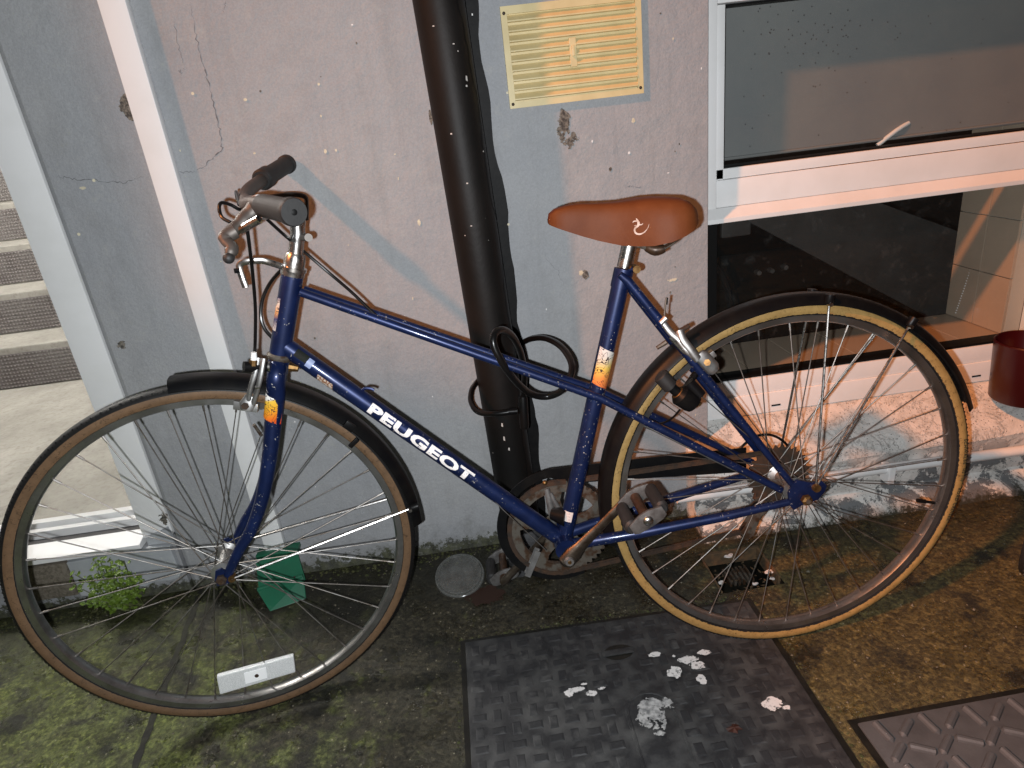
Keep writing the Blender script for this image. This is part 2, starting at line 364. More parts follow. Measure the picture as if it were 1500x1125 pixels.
mat['lump'] = M('dusty_black', (.035, .035, .037), (.075, .075, .078), 40, .75, 0, .6, 120)
put(pm.build('shoe', mat['lump']), dp)
cr = [W(x_, y_, PY) for x_, y_ in ((668, 0), (682, 60), (690, 110), (700, 150), (706, 210), (717, 280), (735, 360), (738, 430), (752, 500), (757, 570), (764, 640), (772, 710))]
v = []; f = []; rnd = random.Random(9)
cr = spline(cr, 5)
for i, p in enumerate(cr):
    ang = math.acos(max(-1, min(1, (p.x - PXz(p.z) + rnd.uniform(-.0015, .0015)) / PR))); 
    wv = .03 + rnd.uniform(-.008, .012)
    for s_ in (-1, 1):
        a = ang + s_ * wv; v.append((PXz(p.z) + (PR + .0006) * math.cos(a), PY - (PR + .0006) * math.sin(a), p.z))
    if i: f.append((2 * i - 2, 2 * i - 1, 2 * i + 1, 2 * i))
put(MB().add(v, f).build('paint_seam', mat['gasket'], smooth=False), dp)
mat['scratch'] = M('pale_scratch', (.5, .47, .44), None, rough=.8)
for sx, sy, hh in ((683, 115, .010), (683, 126, .004), (635, 39, .002), (664, 65, .002), (661, 196, .003), (684, 268, .003), (708, 222, .003), (690, 330, .002), (735, 620, .01), (738, 640, .012), (745, 655, .008)):
    p = W(sx, sy, PY - PR * .8); q = Vector((p.x, 0, p.z)); a = math.acos(max(-.98, min(.98, (p.x - PXz(p.z)) / PR)))
    mb = MB(); rr = PR + .0008; da = .04
    mb.add([(PXz(p.z) + rr * math.cos(a + s1_ * da), PY - rr * math.sin(a + s1_ * da), p.z + s2_ * hh / 2) for s1_, s2_ in ((-1, -1), (1, -.6), (.6, 1), (-1, .8))], [(0, 1, 2, 3)])
    put(mb.build('scratch', mat['scratch'], smooth=False), dp)

# ------------------------------------------------------------------ air vent
vx0, vx1, vz0, vz1 = .1425, .4185, 1.040, 1.222
av = empty('air_vent', (vx0, YW, vz0), 'cream slatted plastic air vent on the wall', 'vent')
mat['cream_plastic'] = M('aged_cream_plastic', (.64, .52, .27), (.57, .455, .225), 20, .45, 0, .05, 100)
mat['screw'] = M('rusty_screw', (.05, .035, .028), None, rough=.6, metal=.5)
yf = YW - .0085
v_ = MB(); bw = .012
v_.box((vx0, yf, vz0), (vx0 + bw, YW - .0005, vz1)); v_.box((vx1 - bw, yf, vz0), (vx1, YW - .0005, vz1))
v_.box((vx0 + bw, yf, vz0), (vx1 - bw, YW - .0005, vz0 + .011)); v_.box((vx0 + bw, yf, vz1 - .014), (vx1 - bw, YW - .0005, vz1))
put(MB().box((vx0 + bw, YW - .0022, vz0 + .011), (vx1 - bw, YW - .0007, vz1 - .014)).build('backing', mat['cream_plastic'], smooth=False), av)
put(v_.build('frame', mat['cream_plastic'], smooth=False, bevel=0), av)
ns = 9; pitch = (vz1 - vz0 - .025) / ns
for k in range(ns):
    zz = vz0 + .011 + k * pitch
    segs = [(vx0 + bw, vx1 - bw)] if k not in (3, 4, 5) else [(vx0 + bw, .2715), (.2855, vx1 - bw)]
    for a, b_ in segs:
        q = MB().add([(a, YW - .002, zz + pitch * .93), (b_, YW - .002, zz + pitch * .93), (b_, YW - .0105, zz + pitch * .36), (a, YW - .0105, zz + pitch * .36), (a, YW - .0105, zz + pitch * .22), (b_, YW - .0105, zz + pitch * .22), (b_, YW - .003, zz + pitch * .16), (a, YW - .003, zz + pitch * .16)],
                     [(0, 1, 2, 3), (3, 2, 5, 4), (4, 5, 6, 7), (0, 3, 4, 7), (1, 6, 5, 2)])
        put(q.build('slat', mat['cream_plastic'], smooth=False), av)
put(MB().box((.2715, yf - .001, vz0 + .011 + 3 * pitch), (.2855, YW - .001, vz0 + .011 + 6 * pitch)).build('slider_plate', mat['cream_plastic'], smooth=False, bevel=.001), av)
put(MB().box((.2755, yf - .006, vz0 + .011 + 4.1 * pitch), (.2815, yf - .0012, vz0 + .011 + 5.2 * pitch)).build('slider_knob', mat['cream_plastic'], bevel=.001), av)
for sx, sz in ((vx0 + .0065, vz0 + .008), (vx1 - .0065, vz0 + .011), (vx0 + .0065, vz1 - .012), (vx1 - .0065, vz1 - .010)):
    put(MB().ball((sx, yf, sz), .0032, 6, (1, .5, 1)).build('screw', mat['screw']), av)

# ------------------------------------------------------------------ white trunking strip
a = W(150, 0, YW - .03); tx0, tx1 = -.583, -.534
ts = tag(MB().box((tx0, YW - .020, .06), (tx1, YW - .0002, 3.0)).build('trunking', mat['white_plastic'], smooth=True, bevel=.002), 'tall narrow white trunking strip fixed upright on the wall', 'trunking')

# ------------------------------------------------------------------ doorway: frame, threshold, step
FZ = .200
df = empty('door_frame', (DX, YW, .17), 'white plastic door frame and threshold of the open doorway', 'door frame')
put(MB().box((DX - .074, YW + .012, .165), (DX - .001, YW + .075, 2.19)).build('jamb', mat['white_plastic'], bevel=.002), df)
put(MB().box((DX - .079, YW + .075, .165), (DX - .02, YW + .12, 2.19)).build('jamb', mat['white_plastic'], bevel=.002), df)
put(MB().box((-2.4, YW + .012, 2.12), (DX - .075, YW + .12, 2.198)).build('frame_head', mat['white_plastic'], bevel=.002), df)
mat['track'] = M('dark_track', (.045, .042, .042), None, rough=.6)
put(MB().prism([(YW - .012, .150), (YW - .012, .163), (YW + .042, .176), (YW + .042, .150)], -2.4, DX - .0745, lambda a, b, d: Vector((d, a, b))).build('sill_board', mat['white_plastic'], smooth=False, bevel=.001), df)
put(MB().box((-2.4, YW + .042, .150), (DX - .075, YW + .072, .171)).build('track', mat['track'], smooth=False), df)
put(MB().box((-2.4, YW + .072, .150), (DX - .080, YW + .089, .192)).build('threshold_rail', mat['white_plastic'], smooth=False, bevel=.001), df)
put(MB().box((-2.4, YW + .089, .150), (DX - .080, YW + .097, .180)).build('track', mat['track'], smooth=False), df)
put(MB().box((-2.4, YW + .097, .150), (DX - .080, YW + .118, .204)).build('threshold_rail', mat['white_plastic'], smooth=False, bevel=.001), df)
# step front under the sill
ds = empty('door_step', (-1.2, YW, 0), 'patched grey step front below the doorway sill', 'step')
put(MB().box((-2.4, YW + .004, -.02), (DX - .0005, YW + .26, .149)).build('core', mat['wall'], smooth=False), ds)
mat['block'] = M('aggregate_block', (.19, .165, .13), (.10, .085, .065), 140, .95, 0, .8, 220)
put(MB().box((-1.165, YW - .012, .045), (-1.062, YW + .003, .143)).build('block', mat['block'], bevel=.004), ds)
mat['patch'] = M('smooth_grey_patch', (.44, .46, .48), (.36, .38, .40), 12, .55, 0, .2, 60)
poly = [(-1.058, .040), (-1.02, .034), (-.99, .038), (-.955, .046), (-.93, .044), (-.90, .040), (-.87, .050), (-.835, .046), (-.812, .052), (-.806, .06), (-.808, .145), (-.85, .1485), (-1.058, .142)]
put(MB().prism(poly, 0, .014, lambda a, b, d: Vector((a, YW + .003 - d, b))).build('plaster_patch', mat['patch'], smooth=False, bevel=.002), ds)
put(MB().prism([(-.862, .15), (-.862, .172), (-.83, .180), (-.806, .19), (-.800, .15)], 0, .02, lambda a, b, d: Vector((a, YW + .011 - d * .5, b))).build('plaster_patch', mat['patch'], smooth=False), ds)
# hall: floor, stair, walls
t = NT('bare_concrete'); c = t.mix(t.ramp(t.noise(6, 7, .7), (.35, 0.), (.65, 1.)), (.42, .40, .36), (.30, .285, .25)); c = t.mix(t.ramp(t.noise(60, 5), (.5, 0.), (.75, .6)), c, (.20, .18, .15)); t.set(c, .85); t.bump(t.noise(80, 5), .3, .002); mat['conc'] = t.m
mat['hallwall'] = M('hall_plaster', (.45, .44, .42), (.38, .37, .35), 6, .8)
tag(MB().box((-3.4, YW + .118, -.02), (-.56, 5.0, FZ)).build('hall_floor', mat['conc'], smooth=False), kind='structure')
hm = MB(); hm.box((-3.5, YW + .26, -.02), (-3.4, 5, 3)); hm.box((-.56, YW + .262, -.02), (-.46, 5, 3)); hm.box((-3.5, 5, -.02), (-.46, 5.1, 3)); hm.box((-3.5, YW + .26, 3.0), (-.46, 5.1, 3.1))
tag(hm.build('hall_wall', mat['hallwall'], smooth=False), kind='structure')
t = NT('tread_matting'); x, y, z = t.sep()
sx_ = t.math('SINE', t.math('MULTIPLY', t.math('ADD', x, z), 210.)); sz_ = t.math('SINE', t.math('MULTIPLY', t.math('SUBTRACT', x, z), 210.)); k_ = t.math('MULTIPLY', sx_, sz_)
c = t.mix(t.ramp(k_, (.35, 0.), (.65, 1.)), (.105, .088, .084), (.26, .24, .235)); c = t.mix(t.ramp(t.noise(5, 5), (.35, 0.), (.65, .7)), c, (.22, .205, .195)); t.set(c, .8); t.bump(k_, .5, .003); mat['mat_'] = t.m
st = empty('staircase', (-1.9, 1.79, FZ), 'concrete stairs with dark studded risers inside the doorway', 'stairs')
for k in range(7):
    y0 = 1.79 + k * .27; z0 = FZ + k * .18
    put(MB().box((-3.39, y0, FZ + .001), (-.57, y0 + .30, z0 + .178)).build('step', mat['conc'], smooth=False, bevel=.006), st)
    put(MB().box((-3.38, y0 - .006, z0 + .004), (-.58, y0 - .0005, z0 + .150)).build('riser_mat', mat['mat_'], smooth=False), st)
hl = empty('hall_lamp', (-2.4, 1.3, 2.9), 'round white ceiling lamp lighting the hall above the doorway floor', 'lamp')
mat['lampglow'] = NT('lamp_glow'); mat['lampglow'].set((.8, .8, .78)); mat['lampglow'].b.inputs['Emission Color'].default_value = (1, .97, .92, 1); mat['lampglow'].b.inputs['Emission Strength'].default_value = 4
mat['lampglow'] = mat['lampglow'].m
put(MB().ball((-2.4, 1.3, 2.96), .13, 12, (1, 1, .4)).build('diffuser', mat['lampglow']), hl)
ll = bpy.data.lights.new('hall_lamp_light', 'POINT'); ll.energy = 195; ll.color = (1, .97, .92); ll.shadow_soft_size = .12
llo = bpy.data.objects.new('hall_lamp_light', ll); COL.objects.link(llo); llo.location = (-2.4, 1.3, 2.75)

# ------------------------------------------------------------------ tall added wall, out of view on the left, that keeps the street light off the doorway
mat['brickish'] = M('rough_render', (.30, .29, .28), (.24, .23, .22), 8, .9, 0, .4, 80)
SWX = -2.4
sw = MB().prism([(YW - .001, -.02), (YW - .001, 4.4), (YW - .963, 4.4), (YW - .963, 2.50), (YW - 1.26, 2.84), (YW - 5.5, 2.84), (YW - 5.5, -.02)], SWX - .2, SWX, lambda a, b, d: Vector((d, a, b)))
tag(sw.build('shadow_wall', mat['brickish'], smooth=False), 'tall unseen wall added beside the doorway, top notched to shape the street-light shadow', 'wall')

# ------------------------------------------------------------------ plinth and sill below the window, waste pipe
def lump_plane(rows, nx, x0, x1, amp, seed):
    v = []; f = []; n = len(rows)
    for i in range(nx + 1):
        x_ = x0 + (x1 - x0) * i / nx
        for j, (y_, z_) in enumerate(rows):
            k = amp if 0 < j < n - 1 else 0
            v.append((x_, y_ + k * mnoise.noise(Vector((x_ * 9, j * 1.7, seed))) + k * .6 * mnoise.noise(Vector((x_ * 31, j * 2.7, seed))), z_ + k * mnoise.noise(Vector((x_ * 11, j * 1.3, seed + 5))) * .6))
    for i in range(nx):
        for j in range(n - 1): f.append((i * n + j, (i + 1) * n + j, (i + 1) * n + j + 1, i * n + j + 1))
    return MB().add(v, f)
pl = empty('window_plinth', (1.2, .4, 0), 'flaking whitewashed sill and plinth under the kitchen window', 'sill')
rows = [(.300, -.01), (.318, .012), (.345, .028), (.368, .045), (.374, .07), (.372, .10), (.376, .128), (.366, .150), (.376, .168), (.40, .184), (.43, .202), (.46, .222), (.49, .240), (.515, .246)]
rows = [(y_ if z_ > .05 else y_ + .012, z_) for y_, z_ in rows]
mbp = lump_plane(rows, 150, WX - .055, 2.6, .006, 3); put(mbp.build('whitewash', mat['plinth']), pl)
endp = [(y_, z_) for y_, z_ in rows] + [(.515, -.01)]
put(MB().prism(endp, WX - .056, WX - .0545, lambda a, b, d: Vector((d, a, b))).build('end_face', mat['plinth'], smooth=False), pl)
wp = empty('waste_pipe', (1.0, .352, .115), 'thin white waste pipe along the plinth behind the rear wheel', 'pipe')
put(MB().tube([(.44, .347, .126), (.7, .349, .122), (1.0, .350, .119), (1.4, .351, .110), (2.4, .352, .10)], .0125, 18).build('tube', mat['white_plastic']), wp)
for cx in (.975, 1.75): put(MB().prism([(-.004, -.03), (.012, -.03), (.014, .016), (-.004, .018)], .332, .3675, lambda a, b, d: Vector((cx + a, d, .112 + b))).build('clip', mat['white_plastic'], smooth=False, bevel=.002), wp)

# ------------------------------------------------------------------ kitchen window
kw = empty('kitchen_window', (1.2, .5, .25), 'white plastic kitchen window with open transom above a dark lower pane', 'window')
YF = .497
def bar_(a, b_, y0, y1, name='frame_bar', bev=.0015, m_='white_plastic'): return put(MB().box((a[0], y0, a[1]), (b_[0], y1, b_[1])).build(name, mat[m_], smooth=True, bevel=bev), kw)
bar_((WX + .001, .7505), (.594, 1.499), YF, YF + .06)                                   # left upright
bar_((WX + .001, .245), (2.6, .300), YF, YF + .06)                                        # bottom rail, lower strip
bar_((WX + .001, .301), (2.6, .345), YF + .004, YF + .058)                                # bead under the pane
bar_((.5945, .782), (2.6, .842), YF, YF + .06)                                        # transom
bar_((.5945, .8435), (2.6, .866), YF + .003, YF + .055)                                # bead above transom
bar_((.5945, .8425), (.612, 1.19), YF + .003, YF + .055)
bar_((.5945, 1.1925), (2.6, 1.27), YF, YF + .06)
bar_((WX + .001, 1.45), (2.6, 1.4995), YF + .001, YF + .06)
put(MB().prism([(YF - .0, .7815), (YF - .022, .760), (YF - .022, .750), (YF + .05, .750), (YF + .05, .7815)], WX + .0015, 2.6, lambda a, b, d: Vector((d, a, b))).build('drip_rail', mat['white_plastic'], smooth=False, bevel=.0015), kw)
bar_((.6125, .866), (.616, 1.19), YF + .012, YF + .05, 'gasket', 0, 'gasket'); bar_((.616, .8662), (2.6, .8695), YF + .012, YF + .05, 'gasket', 0, 'gasket'); bar_((.616, 1.187), (2.6, 1.1905), YF + .012, YF + .05, 'gasket', 0, 'gasket')
bar_((WX + .001, .346), (2.6, .3525), YF + .008, YF + .05, 'gasket', 0, 'gasket'); bar_((WX + .001, .353), (.600, .749), YF + .008, YF + .05, 'gasket', 0, 'gasket')  # wide left strip is added black standing in for the dark opening
bar_((1.455, .3455), (1.53, .7495), YF, YF + .06, 'frame_bar')
for sx in (.745, 1.29): bar_((sx, .2605), (sx + .024, .2645), YF - .0012, YF + .01, 'drain_slot', 0, 'gasket')
t = NT('window_glass'); t.n.remove(t.b); out = t.n['Material Output']
gl = t.new('ShaderNodeBsdfGlossy'); gl.inputs['Roughness'].default_value = .02; tr = t.new('ShaderNodeBsdfTransparent'); tr.inputs[0].default_value = (.93, .95, .94, 1)
di = t.new('ShaderNodeBsdfDiffuse'); di.inputs[0].default_value = (.5, .5, .48, 1)
lw = t.new('ShaderNodeLayerWeight'); lw.inputs[0].default_value = .5; sch = t.math('ADD', t.math('MULTIPLY', t.math('POWER', lw.outputs['Facing'], 5.), .9), .05); mx = t.new('ShaderNodeMixShader'); mx2 = t.new('ShaderNodeMixShader')
dirtf = t.math('MULTIPLY', t.ramp(t.noise(30, 6, .7), (.55, 0.), (.8, 1.)), .06); dirtf = t.math('ADD', dirtf, .012)
t.link(sch, mx.inputs[0]); t.link(tr.outputs[0], mx.inputs[1]); t.link(gl.outputs[0], mx.inputs[2])
t.link(dirtf, mx2.inputs[0]); t.link(mx.outputs[0], mx2.inputs[1]); t.link(di.outputs[0], mx2.inputs[2]); t.link(mx2.outputs[0], out.inputs[0]); mat['glass'] = t.m
for a, b_ in (((.616, .8697), (2.6, 1.187)), ((.600, .353), (1.455, .7495)), ((1.53, .353), (2.6, .7495))):
    put(MB().add([(a[0], YF + .03, a[1]), (b_[0], YF + .03, a[1]), (b_[0], YF + .03, b_[1]), (a[0], YF + .03, b_[1])], [(0, 1, 2, 3)]).build('pane', mat['glass'], smooth=False), kw)
# rain drops on the upper pane
mat['drop'] = M('dirt_drop', (.05, .05, .05), None, rough=.3)
dm = MB(); rnd = random.Random(4)
for i in range(90):
    p = W(rnd.gauss(1190, 60) if i % 3 else rnd.uniform(1070, 1490), rnd.gauss(50, 22) if i % 3 else rnd.uniform(10, 220), YF + .029)
    if p.x > .62 and .875 < p.z < 1.18: dm.add([(p.x + .0012 * rnd.uniform(.5, 1.2) * math.cos(q), p.y, p.z + .0014 * math.sin(q)) for q in (0, 1.05, 2.1, 3.14, 4.2, 5.24)], [(0, 1, 2, 3, 4, 5)])
o = put(dm.build('dirt_drops', mat['drop'], smooth=False), kw); o['kind'] = 'stuff'
# catch lever behind the pane
p0 = W(1285, 213, .575); p1 = W(1331, 180, .575); p2 = W(1312, 192, .57)
ln = tag(MB().tube(spline([p0, p2, p1], 6), [.0052] * 12 + [.0048], 14).build('window_latch', mat['white_plastic']), 'white window catch lever behind the upper pane', 'latch')
# blind
t = NT('grey_blind'); c = t.mix(t.ramp(t.noise(5, 5), (.35, 0.), (.7, 1.)), (.20, .205, .21), (.235, .235, .23)); t.set(c, .8); t.bump(t.noise(300, 3), .2, .0008); mat['blind'] = t.m
rb = empty('roller_blind', (1.2, .60, .88), 'grey roller blind behind the upper window pane', 'blind')
put(MB().box((.60, .573, .884), (1.404, .575, 1.45)).build('fabric', mat['blind'], smooth=False), rb)
put(MB().tube([(.61, .574, .880), (1.404, .574, .880)], .004, 8).build('bottom_rod', mat['blind']), rb)
# ball chain of the blind
bc = MB(); a = W(1463, 265, .66); b_ = W(1400, 458, .72); n = 46
for k in range(n):
    q = lerp(a, b_, k / (n - 1)); q += Vector((0, 0, -.012 * math.sin(math.pi * k / (n - 1)))); bc.ball(q, .0021, 3)
tag(bc.build('blind_chain', mat['white_plastic']), 'fine white bead chain hanging against the tiled reveal', 'chain')
# tiled reveal and ledge, room
t = NT('beige_tile'); c = t.mix(t.ramp(t.noise(4, 4), (.35, 0.), (.7, 1.)), (.40, .31, .235), (.46, .36, .275)); t.set(c, .28, 0, .4); mat['tile'] = t.m
mat['grout'] = M('tile_grout', (.50, .45, .38), None, rough=.8)
rv = empty('tiled_reveal', (1.3, .6, .34), 'beige tiled ledge and reveal inside the kitchen window', 'tiles')
LZ = .345; RX = 1.405
put(MB().box((.56, YF + .061, .20), (RX + .03, .765, LZ - .004)).build('ledge_bed', mat['grout'], smooth=False), rv)
put(MB().box((RX + .008, YF + .061, .30), (RX + .05, .765, 1.45)).build('reveal_bed', mat['grout'], smooth=False), rv)
tl = MB(); me_cache = {}
for k in range(6): put(MB().box((.57 + k * .145, YF + .062, LZ - .0035), (.57 + k * .145 + .142, .764, LZ)).build('ledge_tile', mat['tile'], smooth=False, bevel=.0008), rv)
for k in range(7):
    for j in range(2):
        y0 = YF + .062 + j * .104; z0 = LZ + .0015 + k * .15
        put(MB().box((RX, y0, z0), (RX + .0075, min(y0 + .1015, .764), z0 + .1475)).build('reveal_tile', mat['tile'], smooth=False, bevel=.0008), rv)
rm = MB(); mat['room'] = M('dark_room', (.05, .042, .036), (.035, .03, .026), 5, .8)
rm.box((.30, YW + .262, 0), (.40, 3.2, 2.6)); rm.box((.30, 3.2, 0), (3.6, 3.3, 2.6)); rm.box((3.5, YW + .262, 0), (3.6, 3.2, 2.6)); rm.box((.3, YW + .262, 2.6), (3.6, 3.3, 2.7)); rm.box((.3, YW + .262, -.05), (3.6, 3.3, 0)); rm.box((.401, YW + .262, 0), (3.49, .763, .20)); rm.box((RX + .051, YW + .262, .2), (3.49, .764, 2.59))
tag(rm.build('kitchen_wall', mat['room'], smooth=False), kind='structure')
mat['lam'] = M('charcoal_laminate', (.055, .052, .050), (.04, .038, .036), 14, .55)
pb = [W(x_, y_, .95) for x_, y_ in ((1060, 305), (1255, 285), (1420, 345), (1412, 470), (1370, 470))]  # outline follows the shadow edges of the flash-lit patch
tag(MB().prism([(p.x, p.z) for p in pb], .95, .97, lambda a, b, d: Vector((a, d, b))).build('cupboard_lit_patch', mat['lam'], smooth=False), 'charcoal panel cut to the flash-lit patch of a cupboard behind the lower pane', 'panel')
ck = empty('cooker', (1.1, 1.25, 0), 'black cooker with three small knobs inside the dark kitchen', 'cooker')
p = W(1130, 396, 1.2)
put(MB().box((p.x - .25, 1.22, .05), (p.x + .28, 1.75, p.z + .07)).build('body', mat['black'], bevel=.006), ck)
for px_, py_ in ((1110, 399), (1129, 396), (1149, 391)):
    q = W(px_, py_, 1.21); put(MB().lathe([(0, -.014), (.008, -.014), (.0095, .012)], 14, Matrix.Translation(q)).build('knob', mat['alloy']), ck)
q = W(1080, 330, 1.0)
tag(MB().box((q.x - .05, 1.0, q.z - .035), (q.x + .045, 1.03, q.z + .06)).build('splash_box', mat['lam'], bevel=.006), 'small dark box just inside the lower pane', 'box')

# ------------------------------------------------------------------ red flower pot on the sill
t = NT('glazed_dark_red'); t.set((.034, .0022, .003), .30, 0, .5); mat['pot'] = t.m
pc = Vector((1.345, .395, .236)); RP = .078
pot = empty('flower_pot', pc, 'dark red round pot on the window sill', 'pot')
pm = MB().lathe([(0, 0), (RP * .86, 0), (RP * .90, .004), (RP, .15), (RP * .97, .153), (RP * .94, .15), (RP * .85, .012), (0, .012)], 48, Matrix.Translation(pc) @ Matrix(((1,0,0,0),(0,0,-1,0),(0,1,0,0),(0,0,0,1))))
put(pm.build('pot_wall', mat['pot']), pot)
mat['soil'] = M('dry_soil', (.05, .03, .018), (.09, .06, .035), 80, .95, 0, .8, 150)
put(MB().lathe([(0, .095), (RP * .90, .092)], 30, Matrix.Translation(pc) @ Matrix(((1,0,0,0),(0,0,-1,0),(0,1,0,0),(0,0,0,1)))).build('soil', mat['soil']), pot)

# ------------------------------------------------------------------ access covers
mat['cover'] = M('dark_composite', (.020, .020, .0215), (.060, .059, .058), 20, .55, 0, .4, 220, rvar=.15)
mat['cover2'] = M('grey_iron', (.085, .088, .092), (.062, .064, .067), 18, .6, .2, .4, 260)
mat['gap'] = M('wet_black_gap', (.006, .006, .005), (.012, .011, .008), 40, .35, 0, .6, 200)
def cover(name, label, poly_in, poly_out, m_):
    root = empty(name, (*poly_in[0], 0), label, 'cover')
    put(MB().prism(poly_out, .0005, .002, lambda a, b, d: Vector((a, b, d))).build('joint', mat['gap'], smooth=False), root)
    put(MB().prism(poly_in, .0012, .006, lambda a, b, d: Vector((a, b, d))).build('plate', mat[m_], bevel=.002), root)
    return root
c1 = [(-.103, .112), (.511, .103), (.515, -.52), (-.098, -.52)]
c1o = [(-.114, .123), (.523, .113), (.528, -.53), (-.108, -.53)]
mc = cover('access_cover', 'dark composite access cover with white paint splashes under the rear wheel', c1, c1o, 'cover')
tp = MB(); px_ = .0335
for i in range(18):
    for j in range(18):
        x_ = -.082 + i * px_; y_ = .083 - j * px_
        if (x_ - .225) ** 2 + (y_ + .20) ** 2 < .004 or (abs(x_ - .23) < .045 and -.40 < y_ < -.08) or (x_ - .205) ** 2 + (y_ - .018) ** 2 < .0016: continue
        a_, b_ = ((.0160, .0095) if (i + j) % 2 else (.0095, .0160)); zt_ = .0066 + .0005 * mnoise.noise(Vector((i * .9, j * .9, 4)))
        tp.add([(x_ - a_, y_ - b_, .0055), (x_ + a_, y_ - b_, .0055), (x_ + a_, y_ + b_, .0055), (x_ - a_, y_ + b_, .0055), (x_ - a_ * .62, y_ - b_ * .60, zt_), (x_ + a_ * .62, y_ - b_ * .60, zt_ + (.0004 if (i + j) % 2 else 0)), (x_ + a_ * .62, y_ + b_ * .60, zt_ + (.0004 if (i + j) % 2 else 0)), (x_ - a_ * .62, y_ + b_ * .60, zt_)], [(4, 5, 6, 7), (0, 1, 5, 4), (1, 2, 6, 5), (2, 3, 7, 6), (3, 0, 4, 7)])
o = put(tp.build('tread_pattern', M('worn_tread', (.022, .022, .0235), (.066, .065, .064), 26, .55, 0, .4, 220, .5, .7), smooth=False), mc); o['kind'] = 'stuff'
def stadium(cx, cy, hw_, hl_, n=10):
    return [(cx + hw_ * math.cos(a), cy + hl_ + hw_ * math.sin(a)) for a in [math.pi * k / n for k in range(n + 1)]] + [(cx + hw_ * math.cos(a), cy - hl_ + hw_ * math.sin(a)) for a in [math.pi + math.pi * k / n for k in range(n + 1)]]
put(MB().prism(stadium(.228, -.235, .046, .105), .0055, .0085, lambda a, b, d: Vector((a, b, d))).build('badge_plate', mat['cover'], bevel=.0015), mc)
put(MB().tube([(*q, .0088) for q in stadium(.228, -.235, .041, .102)], .0018, 6, closed=True).build('badge_rim', mat['cover']), mc)
put(MB().prism(blob(.206, .018, .030, .020, 24, .03, 1), .0058, .0064, lambda a, b, d: Vector((a, b, d))).build('keyhole', mat['gap'], smooth=False), mc)
put(MB().box((.172, .010, .0062), (.236, .024, .0100)).build('key_bar', mat['cover'], bevel=.002), mc)
t = NT('old_white_paint'); t.set(t.mix(t.ramp(t.noise(120, 6, .7), (.54, 0.), (.62, 1.)), (.66, .63, .61), (.10, .10, .10)), .7); mat['splash'] = t.m
for sx, sy, rx, ry, sd, rg in ((959, 958, .012, .008, 1, .4), (989, 984, .016, .014, 2, .45), (1008, 966, .021, .009, 3, .5), (1022, 974, .017, .010, 4, .5), (1032, 955, .016, .007, 5, .4), (1027, 995, .010, .012, 6, .5), (1130, 1030, .018, .017, 7, .6), (1152, 1036, .008, .005, 8, .7), (987, 961, .003, .003, 9, .3), (833, 1014, .010, .010, 10, .5), (845, 1010, .016, .005, 11, .8), (866, 1015, .010, .007, 12, .8), (880, 1008, .010, .004, 13, .8), (855, 1002, .008, .003, 14, .8)):
    p = G(sx, sy, .0085); put(ragged(p.x, p.y, rx * 1.05, ry * 1.05, sd, lambda a, b, d: Vector((a, b, .00795 + sd * .00003)), .0011, .35 + rg * .6, .25).build('paint_splash', mat['splash'], smooth=False), mc)
for sx, sy, rx, ry, sd in ((955, 1045, .030, .034, 21), (978, 1030, .010, .014, 22), (966, 1075, .009, .006, 23)):
    p = G(sx, sy, .009); put(ragged(p.x, p.y, rx * 1.05, ry * 1.05, sd, lambda a, b, d: Vector((a, b, .0109 + sd * .00001)), .0012, .75, .30).build('paint_splash', M('faded_paint%d' % sd, (.42, .41, .40), (.14, .14, .14), 110, .75), smooth=False), mc)
# red leaf on the cover
lf = [(0, 0), (.006, .010), (.002, .020), (.011, .016), (.016, .022), (.018, .012), (.028, .012), (.021, .004), (.026, -.006), (.015, -.003), (.008, -.010), (.006, -.002)]
p = G(1063, 1068, .01); ca, sa = math.cos(-.7), math.sin(-.7)
mat['leafred'] = M('dead_leaf', (.045, .012, .006), (.03, .010, .006), 60, .6)
v = [(p.x + (a * ca - b_ * sa) * 1.0, p.y + (a * sa + b_ * ca) * .62, .0112 + .0035 * math.sin(9 * i)) for i, (a, b_) in enumerate(lf)]; cpt = Vector(np.mean(np.array(v), axis=0)) + Vector((0, 0, .003))
tag(MB().add(v + [cpt] + [(a, b_, c_ - .0006) for a, b_, c_ in v] + [cpt - Vector((0, 0, .0006))], [(i, (i + 1) % 12, 12) for i in range(12)] + [(13 + (i + 1) % 12, 13 + i, 25) for i in range(12)] + [(i, 13 + i, 13 + (i + 1) % 12, (i + 1) % 12) for i in range(12)]).build('dead_leaf', mat['leafred'], smooth=False), 'curled red-brown leaf lying on the dark cover', 'leaf')
c2 = [(.562, -.219), (1.30, -.208), (1.30, -.85), (.574, -.85)]; c2o = [(.550, -.208), (1.312, -.196), (1.312, -.862), (.562, -.862)]
mc2 = cover('access_cover', 'grey iron access cover with raised bars at the bottom corner', c2, c2o, 'cover2')
bm_ = MB().tube([(-.021, 0, 0), (-.017, 0, .001), (.017, 0, .001), (.021, 0, 0)], [.002, .0068, .0068, .002], 10); tb0 = None
for i in range(12):
    for j in range(12):
        x_ = .592 + i * .040; y_ = -.243 - j * .040
        if tb0 is None: tb0 = bm_.build('tread_bar', mat['cover2']); o = tb0
        else: o = obj('tread_bar', tb0.data)
        o.parent = mc2; o.location = (x_ - mc2.location.x, y_ - mc2.location.y, .0052); o.rotation_euler = (0, 0, R(38) if (i + j) % 2 else R(-28 if i % 2 else 100))

